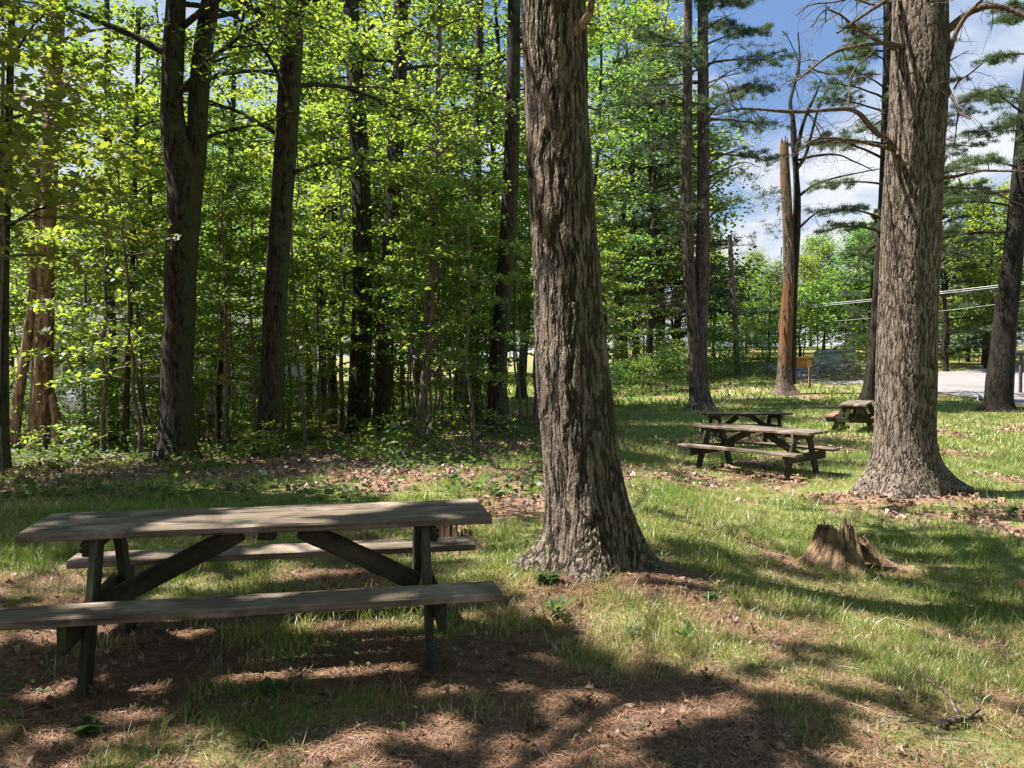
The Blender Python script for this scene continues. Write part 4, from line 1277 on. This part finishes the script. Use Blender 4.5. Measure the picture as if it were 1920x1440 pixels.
# house behind
hy = 36.; hx = pt(290, 640, hy)[0]; hz = float(hgt(hx, hy))
t = thing('house', 'pale grey house glimpsed through the leaves behind the trailer', 'house', (hx, hy, hz))
g = Geo(); box(g, (0, 3, 1.6), (11, 6, 3.2))
for k in range(15): box(g, (0, -.012, .15 + k * .2), (11.02, .03, .012))
g.obj('wall', M['siding'], t)
g = Geo()
V = [(-5.9, -.6, 3.15), (5.9, -.6, 3.15), (5.9, 6.6, 3.15), (-5.9, 6.6, 3.15), (-5.9, 3, 5.0), (5.9, 3, 5.0)]
g.add(V, [[0, 1, 5, 4], [2, 3, 4, 5]], .5); g.add(V, [[3, 2, 1, 0]], .5); g.add(V, [[0, 4, 3], [1, 2, 5]], .5); g.obj('roof', M['roofing'], t)
for x in (-3.4, -.6, 2.6):
    g = Geo(); box(g, (x, -.03, 1.75), (1.1, .06, 1.3)); w_ = g.obj('window', M['trim'], t)
    g = Geo(); box(g, (x, -.06, 1.75), (.94, .04, 1.14)); g.obj('pane', M['glass'], w_)

# ================================================================== right background: shed, sign, utility pole, wires, mailbox, road
q = at(1535, 702)
sy = 51.; sx = pt(1556, 680, sy)[0]; sz = float(hgt(sx, sy)) - .05
t = thing('shed', 'small white shed with pale metal wall behind the brush at the road', 'shed', (sx, sy, sz), math.radians(-38)); t.scale = (.55, .55, .75)
g = Geo(); box(g, (0, 2, .7), (3.4, 4, 1.5)); g.obj('wall', M['trim'], t)
g = Geo(); box(g, (.4, -.03, .75), (1.7, .06, 1.2))
for k in range(9): box(g, (-.4 + k * .2, -.07, .75), (.06, .03, 1.2))
g.obj('metal_panel', M['metal'], t)
g = Geo(); V = [(-1.9, -.25, 1.44), (1.9, -.25, 1.44), (1.9, 4.2, 1.44), (-1.9, 4.2, 1.44), (-1.9, 2, 1.7), (1.9, 2, 1.7)]
g.add(V, [[0, 1, 5, 4], [2, 3, 4, 5], [3, 2, 1, 0]], .5); g.add(V, [[0, 4, 3], [1, 2, 5]], .5); g.obj('roof', M['roofing'], t)

M['sign'] = wood_mat('orange_brown_board', [(.16, .07, .025), (.42, .2, .07), (.58, .32, .13), (.35, .16, .06)])
q = at(1518, 727)
sd = q[1]; sgz = q[2]
t = thing('wooden_sign', 'orange-brown board sign hanging from a post near the road', 'sign', q)
post_h = pt(1518, 668, sd)[2] - q[2]
g = Geo(); box(g, (0, 0, post_h / 2 - .1), (.10, .10, post_h + .2)); g.obj('post', M['woodred'], t)
bw = (1524 - 1484) / F * sd; bh = .55
top = pt(1500, 669, sd)[2] - q[2]
m, Ln = beam((-bw + .1, -.07, top - .06), (.15, -.07, top - .06)); put_board('top_rail', t, M['sign'], Ln, .06, .11, m, rng)
m, Ln = beam((-bw + .12, -.075, top - .29), (.06, -.075, top - .29)); put_board('board', t, M['sign'], Ln, .04, .34, m, rng)

M['polewood'] = plain_mat('grey_pole_wood', (.13, .11, .095), .9, 0, 18, .5)
M['wire'] = plain_mat('pale_cable', (.42, .42, .42), .4, .3, 3)
pd = 47.
pb = pt(1385, 690, pd); pb[2] = float(hgt(pb[0], pd))
ptop = pt(1368, 440, pd)
t = thing('utility_pole', 'grey leaning utility pole carrying the pale cables', 'utility pole', pb)
g = Geo(); tube(g, np.array([[0, 0, -.3], (ptop - pb) * .5, ptop - pb]), [.17, .15, .12], 14); g.obj('pole', M['polewood'], t)
g = Geo()
v = ptop - pb
arm = pt(1373, 588, pd) - pb
tube(g, [arm + np.array([-.1, -.2, 0]), arm + np.array([.3, -.2, 0])], .05, 8); g.obj('bracket', M['polewood'], t)


def wire(label, p, q, sag, rad):
    n = 40; f = np.linspace(0, 1, n)[:, None]
    W = p + (q - p) * f; W[:, 2] -= sag * 4 * (f * (1 - f))[:, 0]
    g = Geo(); tube(g, W, rad, 6); o = g.obj('power_line', M['wire'], None, True); tag(o, label, 'cable', 'cables strung along the road')


e = np.array([pb[0] + 22.6, 33.0, 0])
a1 = pt(1373, 585, pd); b1 = pt(2150, 500, 33.)
wire('upper pale cable crossing behind the big pine trunk', a1, b1, .12, .014)
wire('pale cable running close below the upper one', pt(1373, 588, pd), pt(2150, 504, 33.), .12, .011)
wire('lowest thin cable crossing between the dead trunk and the big pine', pt(1380, 612, pd), pt(2150, 530, 33.), .3, .007)
# second pole, out of the picture, that carries the other end
p2 = pt(2152, 700, 33.); p2[2] = float(hgt(p2[0], 33.))
t = thing('utility_pole', 'second utility pole past the right edge of the photo', 'utility pole', p2)
g = Geo(); tube(g, [(0, .12, -.3), (0, .12, 7.5)], [.17, .13], 14); g.obj('pole', M['polewood'], t)

qm = at(1912, 700)
qm = pt(1914, 697, 36.); qm[2] = float(hgt(qm[0], 36.))
t = thing('mailbox', 'dark mailbox on a pale post at the right edge across the road', 'mailbox', qm)
mh = pt(1914, 668, 36.)[2] - qm[2]
g = Geo(); box(g, (0, 0, mh / 2 - .1), (.1, .1, mh + .2)); g.obj('post', M['polewood'], t)
g = Geo(); V = []
n = 10
arc = [(-.12, 0), (.12, 0)] + [(.12 * math.cos(a), .14 + .12 * math.sin(a)) for a in np.linspace(0, PI, n)]
k = len(arc)
V = np.array([(x - .0, -.28, z + mh) for x, z in arc] + [(x, .28, z + mh) for x, z in arc]); V = V[:, [1, 0, 2]]
i = np.arange(k); g.add(V, np.stack([i, (i + 1) % k, k + (i + 1) % k, k + i], -1), .5); g.add(V, [i], .5); g.add(V, [i[::-1] + k], .5)
g.obj('box', plain_mat('dark_mailbox_metal', (.07, .06, .065), .5, .3), t)
g = Geo(); box(g, (-.1, -.16, mh - .06), (.5, .05, .05)); g.obj('support', M['polewood'], t)


def road_mat():
    m, nt = mat('pale_road')
    vec = coords(nt); n1 = noise(nt, vec, .6, 5, .6); n2 = noise(nt, vec, 40, 4, .7)
    c = ramp(nt, n1, [(.3, (.20, .185, .18)), (.7, (.30, .275, .26))])
    c = mixc(nt, math_(nt, 'MULTIPLY', n2, .4), c, (.16, .15, .15))
    b = N(nt, 'ShaderNodeBsdfPrincipled'); L(nt, c, b.inputs['Base Color']); b.inputs['Roughness'].default_value = .9
    out = N(nt, 'ShaderNodeOutputMaterial'); L(nt, b.outputs[0], out.inputs[0])
    return m


near = [at(px, py)[:2] for px, py in ((1525, 717), (1640, 721), (1750, 736), (1830, 748), (1918, 760))]
far_ = [at(px, py)[:2] for px, py in ((1530, 714), (1640, 712), (1750, 700), (1830, 694), (1918, 688))]
near = [near[0] + np.array([1.5, 14.])] + near + [np.array([near[-1][0] + .5, near[-1][1] - 12]), np.array([near[-1][0] + 1, -30])]
far_ = [far_[0] + np.array([5., 12.])] + far_ + [np.array([far_[-1][0] + 6, far_[-1][1] - 22]), np.array([far_[-1][0] + 8, -30])]
a = spline(near, 120); b = spline(far_, 120)
nw = 12
f = np.linspace(0, 1, nw)
V = a[:, None, :] * (1 - f)[None, :, None] + b[:, None, :] * f[None, :, None]
Z = hgt(V[..., 0], V[..., 1]) + .03
V = np.concatenate([V, Z[..., None]], -1)
g = Geo(); i = np.arange(119)[:, None]; j = np.arange(nw - 1)[None]
g.add(V.reshape(-1, 3), np.stack([i * nw + j, i * nw + j + 1, (i + 1) * nw + j + 1, (i + 1) * nw + j], -1).reshape(-1, 4), .5)
tag(g.obj('road', road_mat(), None, True), 'pale sunlit road curving past the lawn at the right', 'road', kind='structure')
ROADA, ROADB = a, b


# ================================================================== ground sheet
def zones(x, y):
    """grass cover 0..1"""
    x = np.asarray(x, float); y = np.asarray(y, float)
    n = fbm(x * .9 + 11, y * .9 + 5, 3)
    n2 = fbm(x * 2.6 + 3, y * 2.6 + 15, 2)
    g = .74 + (n - .5) * 1.7 + .10 * sstep(.2, 1.5, x) * (1 - sstep(6, 9, y)) + (n2 - .5) * 1.1
    near_litter = (1 - sstep(4.3, 5.3, y + .5 * (n - .5))) * (1 - sstep(-.2, 1.2, x + (n - .5) * 1.4)) * .60
    near_litter = np.maximum(near_litter, (1 - sstep(2.9, 4.0, y)) * .22 * (1 - sstep(.3, 1.2, x)))
    g = g - near_litter
    wood = sstep(8.2, 12.5, y + (n - .5) * 2.5) * (1 - sstep(.2 + .06 * y, 1.2 + .08 * y, x)) * (1 - sstep(24, 30, y))
    g = g - wood * .5
    under = np.exp(-(((x - OAK[0]) / .75) ** 2 + ((y - OAK[1] + .35) / .65) ** 2)) + np.exp(-(((x - PINE[0]) / .8) ** 2 + ((y - PINE[1] + .2) / .6) ** 2)) + .9 * np.exp(-(((x - STUMP[0] - .1) / .6) ** 2 + ((y - STUMP[1] + .08) / .28) ** 2))
    g = g - under * .6
    left_litter = np.exp(-(((x + 3.2) / 1.2) ** 2 + ((y - 5.6) / .8) ** 2))
    g = g - left_litter * .7
    return np.clip(g, 0, 1)


def axis(lo, hi, fine_lo, fine_hi, st, grow=1.12):
    a = list(np.arange(fine_lo, fine_hi + 1e-6, st)); s = st
    while a[-1] < hi: s *= grow; a.append(a[-1] + s)
    s = st; pre = []
    v = fine_lo
    while v > lo: s *= grow; v -= s; pre.append(v)
    return np.array(pre[::-1] + a)


xs = axis(-400, 400, -9, 9, .07, 1.06); ys = axis(-120, 600, 1.5, 15, .07, 1.045)
X, Y = np.meshgrid(xs, ys)
Zg = hgt(X, Y)
fine = (1 - sstep(9, 16, Y)) * .018
Zg = Zg + fine * (fbm(X * 4, Y * 4, 2) - .5) * 1.6
g = Geo(); ny, nx = X.shape
i = np.arange(ny - 1)[:, None]; j = np.arange(nx - 1)[None]
g.add(np.stack([X, Y, Zg], -1).reshape(-1, 3), np.stack([i * nx + j, i * nx + j + 1, (i + 1) * nx + j + 1, (i + 1) * nx + j], -1).reshape(-1, 4), .5)
go = g.obj('ground', M['ground'], None, True)
at_ = go.data.attributes.new('grass', 'FLOAT', 'POINT'); at_.data.foreach_set('value', zones(X, Y).ravel())
tag(go, 'forest and lawn ground of grass, leaves and pine needles', 'ground', kind='structure')


def onroad(x, y):
    xa = np.interp(-y, -ROADA[:, 1], ROADA[:, 0])
    return (x > xa - .2) & (x < xa + 26) & (y < 60) & (y > -10)


# ================================================================== grass, litter, ground cover
def frustum(n, d0, d1, r, wide=1.25):
    d = np.sqrt(r.uniform(d0 ** 2, d1 ** 2, n)); a = r.uniform(-wide, wide, n) * (960 / F)
    return a * d, d


r = np.random.default_rng(5)
g = Geo()


def blades(n, d0, d1, h, w, thr, two=True, dry=.32):
    x, y = frustum(n, d0, d1, r)
    zn = zones(x, y)
    cl = vnoise(x * 3.3 + 9, y * 3.3 + 2); cl2 = vnoise(x * 8 + 50, y * 8 + 21)
    k = (r.random(n) < np.clip((zn - thr) * 1.5, 0, 1) * (.35 + .9 * cl * cl2 * 2)) & ~onroad(x, y)
    x, y, cl, zn = x[k], y[k], cl[k], zn[k]
    m = len(x)
    hh = h * r.gamma(5, .2, m) * (.55 + .7 * cl); ww = w * r.uniform(.6, 1.3, m)
    az = r.uniform(0, 2 * PI, m); ln = r.uniform(.1, .85, m) * hh
    z = hgt(x, y) - .012
    dx, dy = np.cos(az), np.sin(az); px_, py_ = -dy, dx
    fl = r.uniform(0, PI, m); sx_, sy_ = np.cos(fl), np.sin(fl)
    var = np.clip(.06 + r.beta(2, 3, m) * .8 + (vnoise(x * 1.1 + 70, y * 1.1) - .45) * .5 + (r.random(m) < dry * (1.25 - zn)) * .45, 0, 1)
    B = np.stack([x, y, z], -1)
    b0 = B + np.stack([sx_ * ww / 2, sy_ * ww / 2, 0 * x], -1); b1 = B - np.stack([sx_ * ww / 2, sy_ * ww / 2, 0 * x], -1)
    md = np.stack([dx * ln * .35, dy * ln * .35, hh * .62], -1)
    tp = B + np.stack([dx * ln, dy * ln, hh * .95], -1)
    if two:
        m0 = b0 * .5 + b1 * .5 + (b0 - b1) * .36 + md; m1 = b0 * .5 + b1 * .5 - (b0 - b1) * .36 + md
        V = np.stack([b0, b1, m1, m0, tp], 1).reshape(-1, 3); o = np.arange(m)[:, None] * 5
        g.add(V, o + np.array([[0, 1, 2, 3]]), var)
        s = g; s.f.append(o + np.array([[3, 2, 4]]) + (s.n - len(V))); s.var.append(var.copy()); s.mi.append(np.zeros(m, int))
    else:
        V = np.stack([b0, b1, tp], 1).reshape(-1, 3); g.add(V, np.arange(m * 3).reshape(m, 3), var)


blades(110000, 2.2, 5, .055, .004, .16)
blades(260000, 4.5, 9, .06, .0055, .14)
blades(260000, 8.5, 17, .07, .011, .12, False)
blades(200000, 16, 34, .09, .03, .12, False, .15)
blades(110000, 32, 70, .16, .09, .12, False, .1)
tag(g.obj('grass', M['grass'], None), 'patchy spring grass over the lawn', 'grass', kind='stuff')

# dead leaves
g = Geo()
x, y = frustum(26000, 2.3, 9, r)
k = r.random(len(x)) < np.clip(.9 - zones(x, y) * 1.0, .05, 1) * .26
x, y = x[k], y[k]
leaf_add(g, np.stack([x, y, hgt(x, y) + r.uniform(.0, .03, len(x))], -1), r.uniform(.025, .06, len(x)), SH_MAPLE, r, .55, curl=1.1, width=.95, var=r.beta(1.3, 3.0, len(x)))
x, y = frustum(42000, 9, 24, r)
k = (r.random(len(x)) < np.clip(.95 - zones(x, y) * 1.35, .0, 1)) & ~onroad(x, y)
x, y = x[k], y[k]
leaf_add(g, np.stack([x, y, hgt(x, y) + r.uniform(.0, .04, len(x))], -1), .075, SH_LEAF, r, .45, curl=.8, width=1.3, var=r.beta(1.8, 2.4, len(x)))
for d0, d1, n_ in ((2.2, 5, 500), (4.5, 9, 900)):
    x, y = frustum(n_, d0, d1, r)
    for a_, b_ in zip(x, y):
        az = r.uniform(0, 2 * PI); ln = r.gamma(2.2, .035); z_ = float(hgt(a_, b_)) + .012
        dv = np.array([math.cos(az), math.sin(az), r.normal(0, .05)]) * ln
        q_ = np.array([a_, b_, z_])
        tube(g, [q_ - dv, q_ + np.array([dv[1], -dv[0], 0]) * r.normal(0, .15), q_ + dv], np.array([1, .85, .5]) * r.uniform(.0015, .004), 4, var=r.uniform(0, .5), cap=False)
tag(g.obj('leaf_litter', M['litter'], None), 'dead brown leaves scattered over the ground', 'leaf litter', kind='stuff')

# pine needles
g = Geo()
x, y = frustum(300000, 2.2, 7.5, r)
k = r.random(len(x)) < np.clip(1.0 - zones(x, y) * .9, .08, 1)
x, y = x[k], y[k]; m = len(x)
leaf_add(g, np.stack([x, y, hgt(x, y) + r.uniform(.002, .022, m)], -1), .085, np.array([(-.5, .5), (.6, .5), (.6, -.5), (-.5, -.5)]), r, .14, var=r.random(m), width=.026, curl=0)
tag(g.obj('fallen_needles', M['needles'], None), 'reddish fallen pine needles on the bare ground', 'pine needles', kind='stuff')

# low broad-leaved ground cover
g = Geo()
x, y = frustum(30000, 9.5, 22, r)
wn = vnoise(x * .8 + 4, y * .8 + 77) * .7 + vnoise(x * 3, y * 3 + 7) * .3
k = (wn > .47) & (x < .5 + .05 * y) & (r.random(len(x)) < .85)
x, y = x[k], y[k]
leaf_add(g, np.stack([x, y, hgt(x, y) + r.gamma(2, .045, len(x))], -1), .10, SH_LEAF, r, .45)
x, y = frustum(16000, 2.4, 10, r)
k = (vnoise(x * 1.7 + 14, y * 1.7 + 7) * .6 + vnoise(x * 5 + 4, y * 5 + 7) * .4 > .58)
x, y = x[k], y[k]
leaf_add(g, np.stack([x, y, hgt(x, y) + r.gamma(2, .012, len(x))], -1), .028, SH_LEAF, r, .5)
tag(g.obj('ground_cover', M['weed'], None), 'low broad-leaved plants covering the forest floor', 'ground cover', kind='stuff')


# ================================================================== small plants and sticks one can point at
def plant(label, px, py, n, h, leaf, seed, blade=False):
    r = np.random.default_rng(seed); q = at(px, py)
    t = thing('wild_plant', label, 'plant', q)
    gs = Geo(); gl = Geo()
    for i in range(n):
        az = r.uniform(0, 2 * PI); ln = h * r.uniform(.6, 1.1)
        k = np.linspace(0, 1, 6)
        S = np.column_stack([math.cos(az) * k ** 1.5 * ln * .5, math.sin(az) * k ** 1.5 * ln * .5, k * ln * .9 - .01])
        tube(gs, S, np.linspace(.003, .0015, 6), 5)
        for j in range(3):
            leaf_add(gl, S[2 + j:3 + j], leaf * r.uniform(.7, 1.2), SH_LEAF, r, .3, yaw=np.array([az + r.normal(0, .9)]), pitch0=.5 if blade else 0, width=.45 if blade else 1.1)
    gs.obj('stems', M['leafgreen'], t); gl.obj('leaves', M['weed'], t)


plant('pale green leafy plant against the foot of the middle trunk', 1028, 1096, 11, .13, .075, 1)
plant('upright grassy sprout in front of the foot of the middle trunk', 1043, 1160, 7, .17, .10, 2, True)
plant('dark leafy clump in the sunlit grass right of the middle trunk', 1190, 1200, 14, .10, .045, 3)
plant('short dark sprout beside the leafy clump on the sunlit grass', 1288, 1205, 6, .13, .07, 4, True)
plant('broad-leaved weed at the shadow edge right of the middle trunk', 1325, 1125, 6, .08, .06, 5)
plant('low weed in the needles under the near seat', 510, 1300, 8, .08, .07, 7)
plant('small dark weed at lower left on the needle litter', 170, 1375, 6, .09, .09, 8)
plant('leafy weed in the grass behind the pine foot at the right edge', 1892, 965, 7, .16, .1, 9)


def stick(label, pts, rad, mtl='twig', lift=.012, twigs=2, seed=0):
    r = np.random.default_rng(seed)
    Q = np.array([at(px, py) for px, py in pts]); Q[:, 2] += lift + rad
    S = spline(Q, 24); S += r.normal(0, rad * .25, S.shape)
    base = Q[0].copy(); g = Geo(); tube(g, S - base, np.linspace(rad, rad * .5, 24), 8)
    for j in range(twigs):
        p = S[r.integers(6, 22)] - base; a = r.uniform(0, 2 * PI); ln = rad * r.uniform(8, 18)
        tube(g, [p, p + np.array([math.cos(a), math.sin(a), .2]) * ln * .6, p + np.array([math.cos(a + .3), math.sin(a + .3), .25]) * ln], [rad * .5, rad * .4, rad * .2], 5)
    o = g.obj('fallen_stick', M[mtl], None, True, loc=base)
    tag(o, label, 'stick')


stick('thin pale stick lying in the shade under the near table', [(280, 1232), (340, 1240), (402, 1246)], .007)
stick('straight stick on the shaded ground below the near seat', [(520, 1243), (580, 1241), (640, 1240)], .007, seed=2)
stick('grey curved stick in the shaded grass at lower right', [(1760, 1368), (1800, 1362), (1840, 1352)], .02, seed=3)
stick('short dark forked stick on a bare patch at lower right', [(1680, 1315), (1692, 1322), (1700, 1338)], .01, seed=4)
stick('long thin branch arching over the litter behind the near table', [(700, 892), (735, 868), (765, 855)], .012, 'barkpale', .05, 3, 5)
stick('slanting thin stick at the bottom left of the photo', [(80, 1380), (130, 1370), (190, 1352)], .006, seed=6)
stick('fallen branch lying on the bare patch right of the middle trunk', [(1290, 1010), (1315, 1003), (1340, 996)], .012, seed=7)
stick('reddish plank-like branch on the ground under the table with the sunlit seat', [(1352, 876), (1385, 885), (1414, 892)], .035, 'barkred', .01, 0, 8)
stick('dead branch in the leaves at the foot of the reddish clump', [(150, 868), (205, 862), (262, 850)], .02, 'barkpale', .02, 4, 9)
stick('bent pale sapling stem leaning among the trunks left of the middle tree', [(868, 795), (872, 792), (876, 789)], .02, 'barkpale', .0, 0, 10)

# tangle of brush near the sign
r = np.random.default_rng(31)
q = at(1565, 712)
g = Geo()
for i in range(120):
    c = r.normal(0, 1, 3) * np.array([1.3, .7, .3]) + np.array([0, 0, .45]); a = r.uniform(0, 2 * PI); ln = r.uniform(.5, 1.4)
    dv = np.array([math.cos(a), math.sin(a), r.uniform(-.4, .5)]) * ln / 2
    c[2] = abs(c[2])
    tube(g, [c - dv, c + r.normal(0, .06, 3), c + dv], [.02, .016, .006], 4)
tag(g.obj('brush_pile', M['twig'], None, loc=q), 'tangled brown brush pile right of the hanging sign', 'brush pile')

# ================================================================== world, sun, camera
w = bpy.data.worlds.new('World'); sc.world = w; w.use_nodes = True
nt = w.node_tree; nt.nodes.clear()
sky = N(nt, 'ShaderNodeTexSky', sky_type='NISHITA'); sky.sun_disc = False
sky.sun_elevation = SUN_EL; sky.sun_rotation = math.atan2(SUN[0], SUN[1]); sky.air_density = 1.0; sky.dust_density = 1.0; sky.ozone_density = 2.0
tc = N(nt, 'ShaderNodeTexCoord')
sp = N(nt, 'ShaderNodeSeparateXYZ'); L(nt, tc.outputs['Generated'], sp.inputs[0])
zz = math_(nt, 'ADD', math_(nt, 'MAXIMUM', sp.outputs[2], 0), .22)
cb = N(nt, 'ShaderNodeCombineXYZ')
L(nt, math_(nt, 'DIVIDE', sp.outputs[0], zz), cb.inputs[0]); L(nt, math_(nt, 'DIVIDE', sp.outputs[1], zz), cb.inputs[1])
cn = noise(nt, cb.outputs[0], 1.5, 7, .6, .3)
low = math_(nt, 'SUBTRACT', .42, sp.outputs[2])
cf = math_(nt, 'ADD', cn, math_(nt, 'MULTIPLY', low, .75))
cl = ramp(nt, cf, [(.56, (0, 0, 0)), (.78, (1, 1, 1))])
skb = mixc(nt, .55, sky.outputs[0], (1.55, 2.9, 5.8))
cm = mixc(nt, cl, skb, (6.6, 6.8, 7.1))
bg = N(nt, 'ShaderNodeBackground'); bg.inputs[1].default_value = .05; L(nt, cm, bg.inputs[0])
wo = N(nt, 'ShaderNodeOutputWorld'); L(nt, bg.outputs[0], wo.inputs[0])

sd_ = bpy.data.lights.new('sun', 'SUN'); sd_.energy = 5.0; sd_.angle = math.radians(.5); sd_.color = (1, .955, .87)
so = bpy.data.objects.new('sun', sd_); COL.objects.link(so)
so.rotation_euler = Vector(SUN).to_track_quat('Z', 'Y').to_euler()
so.location = (-20, 10, 40)

cam = bpy.data.cameras.new('camera'); co = bpy.data.objects.new('camera', cam); COL.objects.link(co)
cam.sensor_width = 36; cam.lens = 36 * F / 1920; cam.clip_end = 2000; cam.clip_start = .05
co.location = (0, 0, EYE); co.rotation_euler = (PI / 2 - PITCH, 0, 0)
sc.camera = co

sc.view_settings.view_transform = 'Standard'; sc.view_settings.look = 'None'
sc.view_settings.exposure = 1.5; sc.view_settings.gamma = 1
cy = sc.cycles
cy.max_bounces = 8; cy.diffuse_bounces = 3; cy.transmission_bounces = 4; cy.glossy_bounces = 2
cy.use_denoising = True
